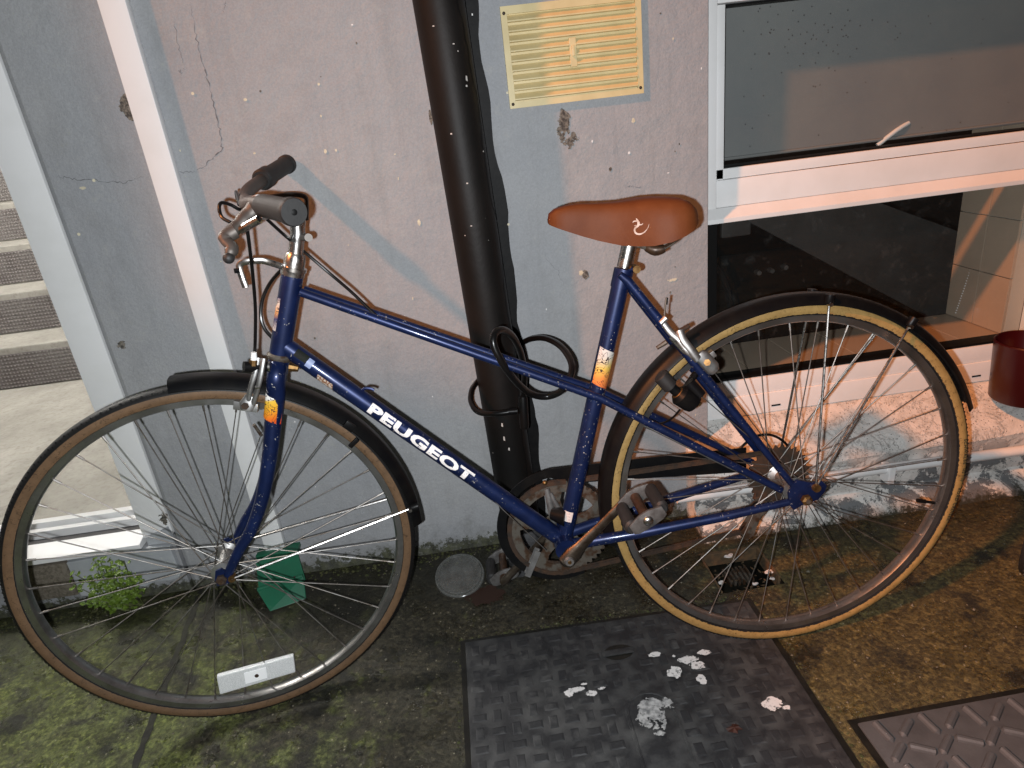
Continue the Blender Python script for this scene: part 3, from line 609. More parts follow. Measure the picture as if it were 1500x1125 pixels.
# ------------------------------------------------------------------ gully
gd = empty('yard_gully', ((gx0 + gx1) / 2, (gy0 + gy1) / 2, 0), 'small square black drain gully full of dead leaves behind the rear wheel', 'drain')
gp = MB(); dpt = -.12
gp.add([(gx0, gy0, 0), (gx1, gy0, 0), (gx1, gy1, 0), (gx0, gy1, 0), (gx0, gy0, dpt), (gx1, gy0, dpt), (gx1, gy1, dpt), (gx0, gy1, dpt)], [(0, 1, 5, 4), (1, 2, 6, 5), (2, 3, 7, 6), (3, 0, 4, 7), (4, 5, 6, 7)])
put(gp.build('pit', mat['gap'], smooth=False), gd)
mat['ironrust'] = M('brown_iron', (.11, .065, .03), (.05, .035, .02), 60, .8)
for a, b_ in (((gx0, gy0), (gx0 + .004, gy1)), ((gx0, gy1 - .006), (gx1, gy1 + .004)), ((gx1 - .006, gy0 + .02), (gx1, gy1 - .006))):
    put(MB().box((*a, -.03), (*b_, .004)).build('rim_strip', mat['ironrust'], smooth=False, bevel=.001), gd)
for k in range(6): put(MB().box((gx0 + .044 + k * .0105, gy0 + .055, -.035), (gx0 + .049 + k * .0105, gy0 + .105, -.022)).build('grate_bar', mat['rustmetal'], smooth=False), gd)
rnd = random.Random(12); lm = MB()
for i in range(60):
    c_ = Vector((rnd.uniform(gx0 + .012, gx1 - .012), rnd.uniform(gy0 + .01, gy1 - .012), rnd.uniform(-.045, -.012))); u = Vector((rnd.uniform(-1, 1), rnd.uniform(-1, 1), rnd.uniform(-.4, .4))).normalized() * rnd.uniform(.003, .008); w2 = u.cross(Vector((0, 0, 1))).normalized() * .003
    lm.add([c_ - u, c_ + w2, c_ + u, c_ - w2], [(0, 1, 2, 3)])
o = put(lm.build('leaf_litter', M('litter_brown', (.10, .06, .03), (.03, .025, .012), 70, .8), smooth=False), gd); o['kind'] = 'stuff'
for sx, sy, rr, sd in ((1068, 815, .009, 1), (1056, 854, .006, 2), (1127, 838, .009, 3), (1106, 856, .005, 4), (1131, 848, .005, 5)):
    p = G(sx, sy, -.004); put(MB().prism(blob(p.x, p.y, rr, rr * .7, 14, .5, sd), -.004, -.001, lambda a, b, d: Vector((a, b, d))).build('litter_scrap', mat['splash'], smooth=False), gd)

# ------------------------------------------------------------------ small yard things
# plastic lid leaning a little
t = NT('clear_plastic'); t.n.remove(t.b); out = t.n['Material Output']
tr = t.new('ShaderNodeBsdfTransparent'); tr.inputs[0].default_value = (.86, .87, .86, 1); gl = t.new('ShaderNodeBsdfGlossy'); gl.inputs['Roughness'].default_value = .16; di = t.new('ShaderNodeBsdfDiffuse'); di.inputs[0].default_value = (.62, .62, .60, 1)
m1 = t.new('ShaderNodeMixShader'); m2 = t.new('ShaderNodeMixShader'); m1.inputs[0].default_value = .30
lw = t.new('ShaderNodeLayerWeight'); lw.inputs[0].default_value = .5; t.link(t.math('ADD', t.math('MULTIPLY', t.math('POWER', lw.outputs['Facing'], 4.), .8), .035), m2.inputs[0])
t.link(t.math('ADD', t.math('MULTIPLY', t.noise(50, 5), .12), .008), m1.inputs[0])
t.link(tr.outputs[0], m1.inputs[1]); t.link(di.outputs[0], m1.inputs[2]); t.link(m1.outputs[0], m2.inputs[1]); t.link(gl.outputs[0], m2.inputs[2]); t.link(m2.outputs[0], out.inputs[0]); mat['clear'] = t.m
lc = Vector((-.108, .318, .0225)); RLID = .060
Tl = Matrix.Translation(lc) @ Matrix.Rotation(R(109), 4, 'X')
lid = empty('plastic_lid', (-.108, .323, 0), 'round clear plastic tub lid lying at the foot of the wall', 'lid')
put(MB().lathe([(0, 0), (.05, .0), (.0505, .0025), (.053, .003), (.0535, 0), (.058, -.001), (.060, -.003), (.060, -.010), (.0592, -.010), (.0590, -.0035), (.056, -.0018), (.0, -.0009)], 48, Tl).build('disc', mat['clear']), lid)
put(MB().tube([Tl @ Vector((.0575 * math.cos(a), .0005, .0575 * math.sin(a))) for a in [2 * math.pi * k / 48 for k in range(48)]], .0017, 6, closed=True).build('bead', mat['clear']), lid)
put(MB().tube([Tl @ Vector((.0515 * math.cos(a), .0025, .0515 * math.sin(a))) for a in [2 * math.pi * k / 48 for k in range(48)]], .0012, 6, closed=True).build('bead', mat['clear']), lid)
# dark rust stain beside the lid
t = NT('rust_stain'); t.set((.026, .010, .005), .6); mat['stain'] = t.m
p = G(712, 872); put(ragged(p.x, p.y, .052, .036, 6, lambda a, b, d: Vector((a, b, .0016)), .0015, .6, .25).build('rust_stain', mat['stain'], smooth=False), gd)
bpy.data.objects['rust_stain'].parent = None; bpy.data.objects['rust_stain'].matrix_parent_inverse = Matrix(); tag(bpy.data.objects['rust_stain'], 'dark red-brown stain on the ground by the clear lid', 'stain')
# green folded plastic scoop
t = NT('green_plastic'); t.set(t.mix(t.ramp(t.noise(30, 4), (.35, 0.), (.7, 1.)), (.012, .125, .065), (.016, .105, .058)), .38); t.bump(t.noise(120, 3), .08, .0006); mat['green'] = t.m
gs = empty('green_scoop', (-.545, .36, 0), 'green plastic scoop propped against the wall below the white strip', 'scoop')
a0, a1 = Vector((-.603, YW - .038, .088)), Vector((-.500, YW - .038, .098))
b0, b1 = Vector((-.604, .375, .012)), Vector((-.492, .392, .020)); c0, c1_ = Vector((-.566, .318, .001)), Vector((-.486, .345, .001))
th = Vector((0, -.004, .003))
v = [a0, a1, b1, b0]; put(MB().add(v + [q + th for q in v], [(0, 1, 2, 3), (7, 6, 5, 4), (0, 4, 5, 1), (1, 5, 6, 2), (2, 6, 7, 3), (3, 7, 4, 0)]).build('back_panel', mat['green'], smooth=False, bevel=.0015), gs)
e0, e1 = b0 + Vector((.0, -.006, .018)), b1 + Vector((0, -.006, .018))
v = [e0, e1, c1_, c0]; put(MB().add(v + [q + th for q in v], [(0, 1, 2, 3), (7, 6, 5, 4), (0, 4, 5, 1), (1, 5, 6, 2), (2, 6, 7, 3), (3, 7, 4, 0)]).build('lip', mat['green'], smooth=False, bevel=.0015), gs)
put(MB().tube([e0 + Vector((.002, -.002, .003)), e1 + Vector((-.002, -.002, .003))], .0045, 8).build('fold_ridge', mat['green']), gs)
put(MB().box((a0.x, YW - .038, .086), (a1.x, YW - .002, .0975)).build('top_flange', mat['green'], bevel=.0015), gs)
put(MB().ball((-.508, .368, .052), .0026, 6, (1, .6, 1)).build('rivet', mat['screw']), gs)
# weed
wd = empty('weed_plant', (-.93, YW - .03, 0), 'small bushy green weed growing at the foot of the door step', 'plant')
mat['leafg'] = M('weed_leaf', (.075, .13, .010), (.13, .20, .022), 50, .55)
mat['stemg'] = M('weed_stem', (.09, .11, .03), None, rough=.6)
rnd = random.Random(21); sm = MB(); fm = MB()
for i in range(26):
    a = rnd.uniform(-1, 1); tip = Vector((-.93 + a * .085 + rnd.uniform(-.02, .02), YW - rnd.uniform(.035, .10), rnd.uniform(.03, .185) * (1 - .25 * abs(a)))); base = Vector((-.93 + rnd.uniform(-.03, .03), YW - rnd.uniform(.02, .05), 0))
    path = spline([base, lerp(base, tip, .5) + Vector((a * .012, -.012, .015)), tip], 5); sm.tube(path, .0009, 4)
    for k in range(3, len(path)):
        for q in range(3):
            c_ = path[k] + Vector((rnd.gauss(0, .008), rnd.gauss(0, .008), rnd.gauss(0, .007))); L_ = rnd.uniform(.0035, .0075)
            u = Vector((rnd.gauss(0, 1), rnd.gauss(0, 1), rnd.gauss(0, .6))).normalized() * L_; nn = Vector((rnd.gauss(0, .5), -.7, rnd.gauss(.7, .5))).normalized(); w2 = u.cross(nn).normalized() * L_ * .75; nn = nn * L_ * .25
            fm.add([c_ - u, c_ - u * .3 + w2 + nn, c_ + u * .7 + w2 * .6 + nn, c_ + u, c_ + u * .7 - w2 * .6 + nn, c_ - u * .3 - w2 + nn], [(0, 1, 2, 3), (0, 3, 4, 5)])
put(sm.build('stem', mat['stemg']), wd); o = put(fm.build('foliage', mat['leafg'], smooth=False), wd); o['kind'] = 'stuff'
# rubber wheel at the right edge
cw = empty('small_wheel', (1.122, .05, 0), 'black rubber wheel edge standing on the ground at the far right', 'wheel')
Tw = Matrix.Translation((1.122, .05, .0785)) @ Matrix.Rotation(R(35), 4, 'Z')
tw = MB().lathe([(.050, -.018), (.068, -.022), (.074, -.014), (.075, 0), (.074, .014), (.068, .022), (.050, .018)], 40, Tw)
put(tw.build('tyre', mat['rubber']), cw)
for k in range(28):
    a = 2 * math.pi * k / 28; Mk = Tw @ Matrix.Rotation(a, 4, 'Y')
    if k == 0: kn = MB().box((.073, -.012, -.0035), (.078, .012, .0035)).build('tread_knob', mat['rubber'], smooth=False, bevel=.001); o = kn
    else: o = obj('tread_knob', kn.data)
    o.parent = cw; o.matrix_basis = Matrix.Translation(-cw.location) @ Mk
put(MB().lathe([(0, -.016), (.030, -.016), (.051, -.012), (.051, .012), (.030, .016), (0, .016)], 30, Tw).build('hub', mat['black']), cw)
# grit and crumbs
rnd = random.Random(33); pg = MB()
for i in range(2600):
    x_ = rnd.uniform(-1.6, 1.7); y_ = rnd.uniform(-.75, .44)
    if -.12 < x_ < .53 and y_ < .125: continue
    if x_ > .55 and y_ < -.195: continue
    if gx0 - .01 < x_ < gx1 + .01 and gy0 - .01 < y_ < gy1 + .01: continue
    if x_ > .5 and y_ > .30: continue
    r_ = rnd.choice([.0011, .0014, .0018, .0025]) * rnd.uniform(.7, 1.3) * (1 if rnd.random() < .97 else 2)
    s_ = [rnd.uniform(.6, 1.3) for _ in range(6)]
    c_ = Vector((x_, y_, r_ * .3)); pg.add([c_ + Vector((r_ * s_[0], 0, 0)), c_ + Vector((0, r_ * s_[1], 0)), c_ - Vector((r_ * s_[2], 0, 0)), c_ - Vector((0, r_ * s_[3], 0)), c_ + Vector((0, 0, r_ * s_[4] * .8)), c_ - Vector((0, 0, r_ * .5))], [(0, 1, 4), (1, 2, 4), (2, 3, 4), (3, 0, 4), (1, 0, 5), (2, 1, 5), (3, 2, 5), (0, 3, 5)])
mat['grit'] = M('grit', (.17, .15, .11), (.06, .055, .035), 25, .8)
tag(pg.build('grit', mat['grit'], smooth=False), 'fine grit and crumbs scattered over the yard', 'grit', kind='stuff')
rnd = random.Random(77); mm = MB()
def clump(x_, y_, r_, z_=0.0):
    n = 6; vs_ = [(x_ + r_ * rnd.uniform(.7, 1.2) * math.cos(k * 1.047), y_ + r_ * rnd.uniform(.7, 1.2) * math.sin(k * 1.047), z_ - .0005) for k in range(n)]
    vs_ += [(x_ + r_ * .55 * rnd.uniform(.6, 1.3) * math.cos(k * 1.047 + .5), y_ + r_ * .55 * rnd.uniform(.6, 1.3) * math.sin(k * 1.047 + .5), z_ + r_ * rnd.uniform(.25, .6)) for k in range(n)] + [(x_, y_, z_ + r_ * rnd.uniform(.5, .8))]
    mm.add(vs_, [(k, (k + 1) % n, n + k) for k in range(n)] + [((k + 1) % n, n + (k + 1) % n, n + k) for k in range(n)] + [(n + k, n + (k + 1) % n, 2 * n) for k in range(n)])
for i in range(900):
    x_ = rnd.uniform(-1.3, .50); y_ = YW - abs(rnd.gauss(0, .022)) - .002
    if x_ < DX - .02: y_ -= .012
    if x_ < DX - .03 and rnd.random() < .3: continue
    clump(x_, y_, rnd.choice([.0015, .002, .003, .0045]) * rnd.uniform(.7, 1.3))
for i in range(420):
    k = rnd.random()
    if k < .45: x_, y_ = rnd.uniform(-.12, .52), .121 - rnd.uniform(-.012, .004)
    elif k < .7: x_, y_ = .528 + rnd.uniform(-.003, .014), rnd.uniform(-.5, .1)
    elif k < .85: x_, y_ = -.112 - rnd.uniform(-.003, .014), rnd.uniform(-.5, .11)
    else: x_, y_ = rnd.uniform(.55, 1.3), -.200 + rnd.uniform(-.004, .014)
    clump(x_, y_, rnd.choice([.0015, .002, .003]) * rnd.uniform(.7, 1.4))
tag(mm.build('moss', M('moss_clumps', (.030, .036, .008), (.075, .072, .026), 60, .9, 0, .6, 400), smooth=False), 'crumbly moss along the wall foot and cover edges', 'moss', kind='stuff')
# wheel's shadow at the left, laid on the ground as a dark strip
ga, gb = G(296, 862), G(150, 1250); dv = (gb - ga).normalized(); nn = Vector((-dv.y, dv.x, 0)); v = []; f = []
for k in range(41):
    p = lerp(ga, gb, k / 40) + nn * .004 * mnoise.noise(Vector((k * .4, 1, 2))); ww = .007 + .004 * mnoise.noise(Vector((k * .7, 5, 2)))
    v += [p + nn * ww + Vector((0, 0, .0012)), p - nn * ww + Vector((0, 0, .0012))]
    if k: f.append((2 * k - 2, 2 * k - 1, 2 * k + 1, 2 * k))
tag(MB().add(v, f).build('wheel_shadow_strip', M('shadow_dark', (.006, .0055, .0035), (.020, .020, .009), 60, .8, 0, .8, 200), smooth=False), kind='structure')


# ------------------------------------------------------------------ bicycle (own coordinates: x back, y away from the viewer, z up; origin at the rear tyre's contact)
bk = empty('bicycle', BO, 'dark blue mixte bicycle with brown saddle leaning on the drainpipe', 'bicycle')
bk.matrix_basis = Matrix.Translation(BO) @ BA.to_4x4()
def P(mb, name, m_, parent=None, **k): return mb.build(name, mat[m_] if isinstance(m_, str) else m_, parent if parent is not None else bk, **k)
RH = Vector((0, 0, .342)); WB = 1.0403; FH = Vector((-WB, 0, .342)); STEER = R(12.0)
BBk = Vector((-.427, 0, .287)); SL = Vector((-.281, 0, .772)); HT = Vector((-.812, 0, .834)); HB = Vector((-.860, 0, .709))
KAX = Vector((math.sin(.314), 0, math.cos(.314)))
SR = Matrix.Rotation(STEER, 4, KAX); SM = Matrix.Translation(FH) @ SR         # wheel frame of the turned front wheel
# ---- frame
fr_ = MB()
fr_.tube([BBk + Vector((0, -.034, 0)), BBk + Vector((0, .034, 0))], .0195, 20)                                    # bottom bracket shell
lug_ = MB().tube([lerp(SL, BBk, .055), lerp(SL, BBk, -.006)], .0163, 20)                                                 # seat lug
DO = []
for s_ in (-1, 1):                                                                                               # rear dropout plates
    y_ = s_ * .064
    ol = [(-.030, -.012), (-.022, -.024), (-.006, -.016), (.006, -.014), (.022, -.010), (.034, .004), (.037, .016), (.028, .026), (.010, .024), (-.004, .030), (-.016, .034), (-.026, .026), (-.032, .010)]
    DO.append(MB().prism([(a + .002, b_ + .342 + .004) for a, b_ in ol], y_ - .003, y_ + .003, lambda a, b, d: Vector((a, d, b))))
frame = P(fr_, 'frame', 'blue', auto=50)
def sub(mb, name, m_, parent, **k): return P(mb, name, m_, parent, **k)
sub(lug_, 'seat_lug', 'blue', frame)
for q in DO: sub(q, 'dropout', 'blue', frame, bevel=.001)
dvec = (BBk - HB).normalized(); DT0 = lerp(HB, HT, .13); DT1 = BBk + (DT0 - BBk).normalized() * .012
sub(MB().tube([HB - (HT - HB).normalized() * .004, HT + (HT - HB).normalized() * .002], .0172, 24), 'head_tube', 'blue', frame)
sub(MB().tube([DT0, DT1], .0152, 22), 'down_tube', 'blue', frame)
sub(MB().tube([BBk + (SL - BBk).normalized() * .015, SL], .0146, 22), 'seat_tube', 'blue', frame)
XT = lerp(BBk, SL, .575)
for s_ in (-1, 1):
    p0 = B(446, 423, s_ * .009); p0 = Vector((-.803, s_ * .0120, .806)); p1 = Vector((XT.x + .001, s_ * .0250, XT.z)); p2 = Vector((-.040, s_ * .060, .362))
    sub(MB().tube([p0, lerp(p0, p1, .5), p1, lerp(p1, p2, .5), p2], [.0070, .0070, .0070, .0070, .0062], 16), 'top_tube', 'blue', frame)
    q0 = lerp(SL, BBk, .03) + Vector((.006, s_ * .016, 0)); q1 = Vector((-.022, s_ * .061, .372))
    sub(MB().tube([q0 + Vector((-.012, 0, .012)), q0, lerp(q0, q1, .5), q1], [.0055, .0078, .0076, .0058], 16), 'seat_stay', 'blue', frame)
    r0 = BBk + Vector((.012, s_ * .021, .002)); r1 = Vector((-.028, s_ * .062, .337))
    sub(MB().tube([r0, lerp(r0, r1, .3) + Vector((0, s_ * .006, 0)), lerp(r0, r1, .7) + Vector((0, s_ * .006, 0)), r1], [.0105, .0098, .0086, .0066], 16), 'chain_stay', 'blue', frame)
# seat clamp bolt
sub(MB().tube([SL + Vector((.019, -.013, .001)), SL + Vector((.019, .013, .001))], .0065, 12), 'clamp_bolt', 'brass', frame)
sub(MB().tube([SL + Vector((.006, -.006, .001)), SL + Vector((.022, -.006, .001))], .0045, 8), 'clamp_ear', 'blue', frame)
# lug edges at head tube ends
nx_ = (HT - HB).normalized()
# cable hook on the down tube
hk = lerp(DT0, BBk, .245); up = Vector((-dvec.z, 0, dvec.x)); up = up if up.z > 0 else -up
sub(MB().tube(spline([hk + up * .013, hk + up * .020 + dvec * .002, hk + up * .025 + dvec * .010, hk + up * .026 + dvec * .016], 4), .0026, 8), 'cable_hook', 'blue', frame)
# ---- lettering and stickers on the tubes
def text_mesh(body, size, bold=.0, space=1.0):
    cu = bpy.data.curves.new('txt', 'FONT'); cu.body = body; cu.size = size; cu.offset = bold; cu.space_character = space; cu.resolution_u = 3
    ob = bpy.data.objects.new('txt', cu); COL.objects.link(ob); bpy.context.view_layer.update()
    ev = ob.evaluated_get(bpy.context.evaluated_depsgraph_get()); me = bpy.data.meshes.new_from_object(ev)
    bpy.data.objects.remove(ob); bpy.data.curves.remove(cu); return me
def warp(me, name, m_, parent, f, step):
    bm = bmesh.new(); bm.from_mesh(me)
    xs_ = [v.co.x for v in bm.verts]; ys_ = [v.co.y for v in bm.verts]; x0, x1, y0, y1 = min(xs_), max(xs_), min(ys_), max(ys_)
    for ax, a, b_ in (((0, 1, 0), y0, y1), ((1, 0, 0), x0, x1)):
        n = int((b_ - a) / step)
        for k in range(1, n + 1):
            co = Vector(ax) * (a + (b_ - a) * k / (n + 1)); bmesh.ops.bisect_plane(bm, geom=bm.verts[:] + bm.edges[:] + bm.faces[:], plane_co=co, plane_no=ax)
    for v in bm.verts: v.co = f((v.co.x - x0) / (x1 - x0), (v.co.y - (y0 + y1) / 2), x1 - x0, y1 - y0, v.co.x - x0)
    bmesh.ops.recalc_face_normals(bm, faces=bm.faces)
    bm.to_mesh(me); bm.free(); me.name = name; me.materials.append(m_); return obj(name, me, parent)
tA = B(545, 592, -.014); tB = B(694, 699, -.014)
def on_tube(s, h, rr=.0155, A=DT0, d=dvec, u=up, tilt=.12):
    a = h / rr + tilt; return A + d * s + (Vector((0, -1, 0)) * math.cos(a) + u * math.sin(a)) * rr
ddt = (DT1 - DT0).normalized(); updt = Vector((-ddt.z, 0, ddt.x)); updt = updt if updt.z > 0 else -updt
sA = (tA - DT0).dot(ddt); sB = (tB - DT0).dot(ddt)
me = text_mesh('PEUGEOT', .030, .0014, 1.08)
lt = warp(me, 'lettering', mat['letters'], frame, lambda u, h, w, hh, x: on_tube(sA + u * (sB - sA), h * .0205 / hh, .01555, DT0, ddt, updt), .003)
lt['label'] = 'worn white maker lettering along the down tube'
def tube_patch(name, A, d, u, rr, s0, s1, h0, h1, m_, parent, tilt=0, skew=0, ns=6, nh=8):
    v = []; f = []
    for i in range(ns + 1):
        for j in range(nh + 1):
            h = h0 + (h1 - h0) * j / nh; s = s0 + (s1 - s0) * i / ns + skew * h; a = h / rr + tilt
            v.append(A + d * s + (Vector((0, -1, 0)) * math.cos(a) + u * math.sin(a)) * rr)
    for i in range(ns):
        for j in range(nh): f.append((i * (nh + 1) + j, i * (nh + 1) + j + 1, (i + 1) * (nh + 1) + j + 1, (i + 1) * (nh + 1) + j))
    return MB().add(v, f).build(name, m_, parent)
def sticker_mat(name, stops, axis=2, squig=70, thr=.06):
    t = NT(name); gco = t.n.new('ShaderNodeTexCoord').outputs['Generated']; c = t.ramp(t.sep(gco)[axis], *stops)
    sq = t.math('ABSOLUTE', t.math('SUBTRACT', t.noise(squig, 2, .4, dist=1.2), .5)); t.set(t.mix(t.ramp(sq, (.012, 1.), (.02, 0.)), c, (.02, .015, .02)), .7, 0, .15); return t.m
# seat tube sticker
dst = (BBk - SL).normalized(); ust = Vector((-dst.z, 0, dst.x)); ust = ust if ust.x > 0 else -ust
sS = (B(882, 512, -.0146) - SL).dot(dst); sE = (B(874, 566, -.0146) - SL).dot(dst)
tube_patch('sticker', SL, dst, ust, .01495, sS, sE, -.016, .018, sticker_mat('seat_sticker', ((0., (.50, .10, .03)), (.3, (.62, .22, .05)), (.5, (.60, .40, .08)), (.75, (.50, .47, .42)), (1., (.55, .52, .50)))), frame, skew=.25)
sW = (B(829, 763, -.0146) - SL).dot(dst)
tube_patch('sticker', SL, dst, ust, .01495, sW - .018, sW + .002, -.014, .003, M('serial_label', (.60, .52, .48), (.35, .25, .24), 260, .6, 0, 0, 300, .56, .62), frame)
# little badge behind the head tube
tube_patch('sticker', DT0, ddt, updt, .01555, .026, .049, .0005, .015, sticker_mat('green_badge', ((0., (.008, .010, .008)), (1., (.008, .012, .008))), 0, 240), frame)
tube_patch('sticker', DT0, ddt, updt, .01556, .0495, .060, -.003, .013, M('faded_blue_label', (.22, .28, .45), None, rough=.5), frame)
tube_patch('rust_chip', DT0, ddt, updt, .01556, .074, .104, -.014, -.002, M('rust_chip', (.20, .09, .04), (.45, .40, .34), 260, .8, 0, .4, 300, .45, .55), frame, skew=-.4)
hd = (HB - HT).normalized(); hu = Vector((-hd.z, 0, hd.x)); hu = hu if hu.x > 0 else -hu
tube_patch('head_badge', HT, hd, hu, .0176, .040, .094, -.0235, -.0095, sticker_mat('head_badge', ((0., (.5, .47, .45)), (.35, (.03, .04, .12)), (.55, (.55, .30, .12)), (.8, (.5, .45, .4)), (1., (.04, .05, .13))), 2, 90), frame)
# ---- wheels
def wheel(front):
    tp_ = 'front' if front else 'rear'
    rim = MB().lathe([(.3045, 0), (.3050, -.0055), (.3075, -.0105), (.3185, -.0112), (.3190, -.0098), (.3150, -.0085), (.3130, 0), (.3150, .0085), (.3190, .0098), (.3185, .0112), (.3075, .0105), (.3050, .0055)], 120, closed=True).build('wheel', mat['rim'], bk)
    rim['label'] = 'turned front wheel with brown-walled tyre' if front else 'rear wheel with cracked tan-walled tyre'
    ty = MB(); prof = []
    for k in range(13):
        a = math.pi * (.5 + .78 * (2 * k / 12 - 1) ) ; a = R(-128) + R(256) * k / 12
        prof.append((.3275 + .0155 * math.cos(a), -.0165 * math.sin(a)))
    prof = [(p, q) for p, q in prof]
    ty.lathe(prof, 120, closed=True); tyre = ty.build('tyre', mat['tyre_' + tp_], rim)
    # tread knobs, too fine to pick apart
    tk = MB()
    for k in range(260):
        a = 2 * math.pi * k / 260; 
        for s_ in (-1, 1):
            y0 = s_ * (.0125 if k % 2 else .0105); rr = .3275 + .0155 * math.sqrt(max(0, 1 - (y0 / .0165) ** 2)) ; da = .0045
            pts = [(rr - .001, a - da, y0 - .0015), (rr - .001, a + da, y0 - .0015), (rr - .001, a + da, y0 + .0015), (rr - .001, a - da, y0 + .0015), (rr + .0015, a - da * .7, y0), (rr + .0015, a + da * .7, y0)]
            tk.add([(r_ * math.cos(q), y_, r_ * math.sin(q)) for r_, q, y_ in pts], [(0, 1, 5, 4), (3, 4, 5, 2), (0, 4, 3), (1, 2, 5)])
    o = tk.build('tread', mat['rubber_black'], rim, smooth=False); o['kind'] = 'stuff'
    # hub
    fl_ = .031 if front else .030; rf = .020 if front else .0235
    hb = MB().lathe([(0, -.046 if front else -.055), (.009, -.046 if front else -.055), (.010, -fl_ - .004), (rf, -fl_ - .003), (rf, -fl_), (.0125, -fl_ + .006), (.0115, 0), (.0125, fl_ - .006), (rf, fl_), (rf, fl_ + .003), (.010, fl_ + .004), (.009, .046 if front else .055), (0, .046 if front else .055)], 28)
    sub(hb, 'hub', 'alloy', rim)
    ax_ = .062 if front else .080
    sub(MB().tube([(0, -ax_, 0), (0, ax_, 0)], .0045, 10), 'axle', 'rustmetal', rim)
    for s_ in (-1, 1): sub(MB().lathe([(.0045, s_ * (ax_ - .013)), (.0095, s_ * (ax_ - .012)), (.0095, s_ * (ax_ - .004)), (.0048, s_ * (ax_ - .002))], 6), 'axle_nut', 'brass' if not front else 'rust', rim, auto=20)
    # spokes: 36, laced three-cross
    prot = {}
    for side in (-1, 1):
        for dr in (-1, 1):
            off = dr * R(58); h0 = Vector((rf * .88 * math.cos(off), side * (fl_ + .0015 * dr), rf * .88 * math.sin(off))); e = Vector((.3055, side * .002, 0)); d = (e - h0).normalized()
            prot[side, dr] = MB().tube([h0, lerp(h0, e, .5), e - d * .014, e - d * .0138, e], [.00105, .00105, .00105, .0019, .0019], 6)
    first = {}
    for k in range(36):
        side = -1 if k % 2 else 1; dr = 1 if (k // 2) % 2 else -1
        if (side, dr) not in first: first[side, dr] = o = prot[side, dr].build('spoke', mat['spoke'], rim)
        else: o = obj('spoke', first[side, dr].data, rim)
        o.rotation_euler = (0, -2 * math.pi * (k + (.25 if front else 0)) / 36, 0)
    # valve
    va = R(205) if front else R(-17)
    rd = Vector((math.cos(va), 0, math.sin(va)))
    if not front: sub(MB().tube([rd * .305, rd * .285, rd * .2848, rd * .268], [.003, .003, .0042, .0042], 8), 'valve', 'black', rim)
    return rim
mat['rubber_black'] = M('tread_rubber', (.007, .0068, .0068), (.012, .0115, .011), 50, .7, spec=.25)
rw = wheel(False); rw.location = RH
fw = wheel(True); fw.matrix_basis = SM
# tyre lettering
def arc_text(body, size, a0, r0, y_, hgt, ang):
    me = text_mesh(body, size, .0002, 1.25)
    o = warp(me, 'tyre_lettering', mat['print_black'], rw, lambda u, h, w, hh, x: Vector(((r0 + h * hgt / hh) * math.cos(a0 - u * ang), y_, (r0 + h * hgt / hh) * math.sin(a0 - u * ang))), .004)
    return o
arc_text('SCHWALBE', .008, R(8), .3298, -.0172, .0062, R(9.0)); arc_text('HS 110', .008, R(-2.5), .3298, -.0172, .0055, R(4.5)); arc_text('ROAD CRUISER', .008, R(-9.5), .3298, -.0172, .0062, R(12))
# spoke reflector on the front wheel
def wf(px, py, y):                     # sight line to the plane of the turned front wheel
    inv = SM.inverted(); o = inv @ (BT @ (CAMLOC - BO)); d = inv.to_3x3() @ (BT @ ray(px, py)); t_ = (y - o.y) / d.y; return o + d * t_
rp_ = [wf(317, 992, -.014), wf(430, 961, -.014), wf(433, 985, -.014), wf(322, 1018, -.014)]
t = NT('reflector'); vd = t.voro(700); t.set(t.mix(t.ramp(vd, (.25, 0.), (.5, 1.)), (.95, .95, .95), (.66, .67, .67)), .25, .1); t.bump(vd, .6, .0006); mat['refl'] = t.m
rfl = sub(MB().add([q for q in rp_] + [q + Vector((0, .010, 0)) for q in rp_], [(0, 1, 2, 3), (7, 6, 5, 4), (0, 4, 5, 1), (1, 5, 6, 2), (2, 6, 7, 3), (3, 7, 4, 0)]), 'reflector', 'refl', fw, smooth=False, bevel=.0025)
mid = sum(rp_, Vector()) / 4; ui = (rp_[1] - rp_[0]).normalized(); vi = (rp_[3] - rp_[0]).normalized()
mat['refl_white'] = M('white_reflector_face', (.97, .97, .97), None, rough=.3)
q_ = [mid - ui * .022 - vi * .0125, mid + ui * .018 - vi * .0125, mid + ui * .018 + vi * .0125, mid - ui * .022 + vi * .0125]
sub(MB().add([q + Vector((0, -.0012, 0)) for q in q_] + [q + Vector((0, .001, 0)) for q in q_], [(0, 1, 2, 3), (7, 6, 5, 4), (0, 4, 5, 1), (1, 5, 6, 2), (2, 6, 7, 3), (3, 7, 4, 0)]), 'reflector_face', 'refl_white', fw, smooth=False)
sub(MB().ball(mid + Vector((0, -.002, 0)), .004, 6, (1, .5, 1)), 'reflector_screw', 'rust', fw)
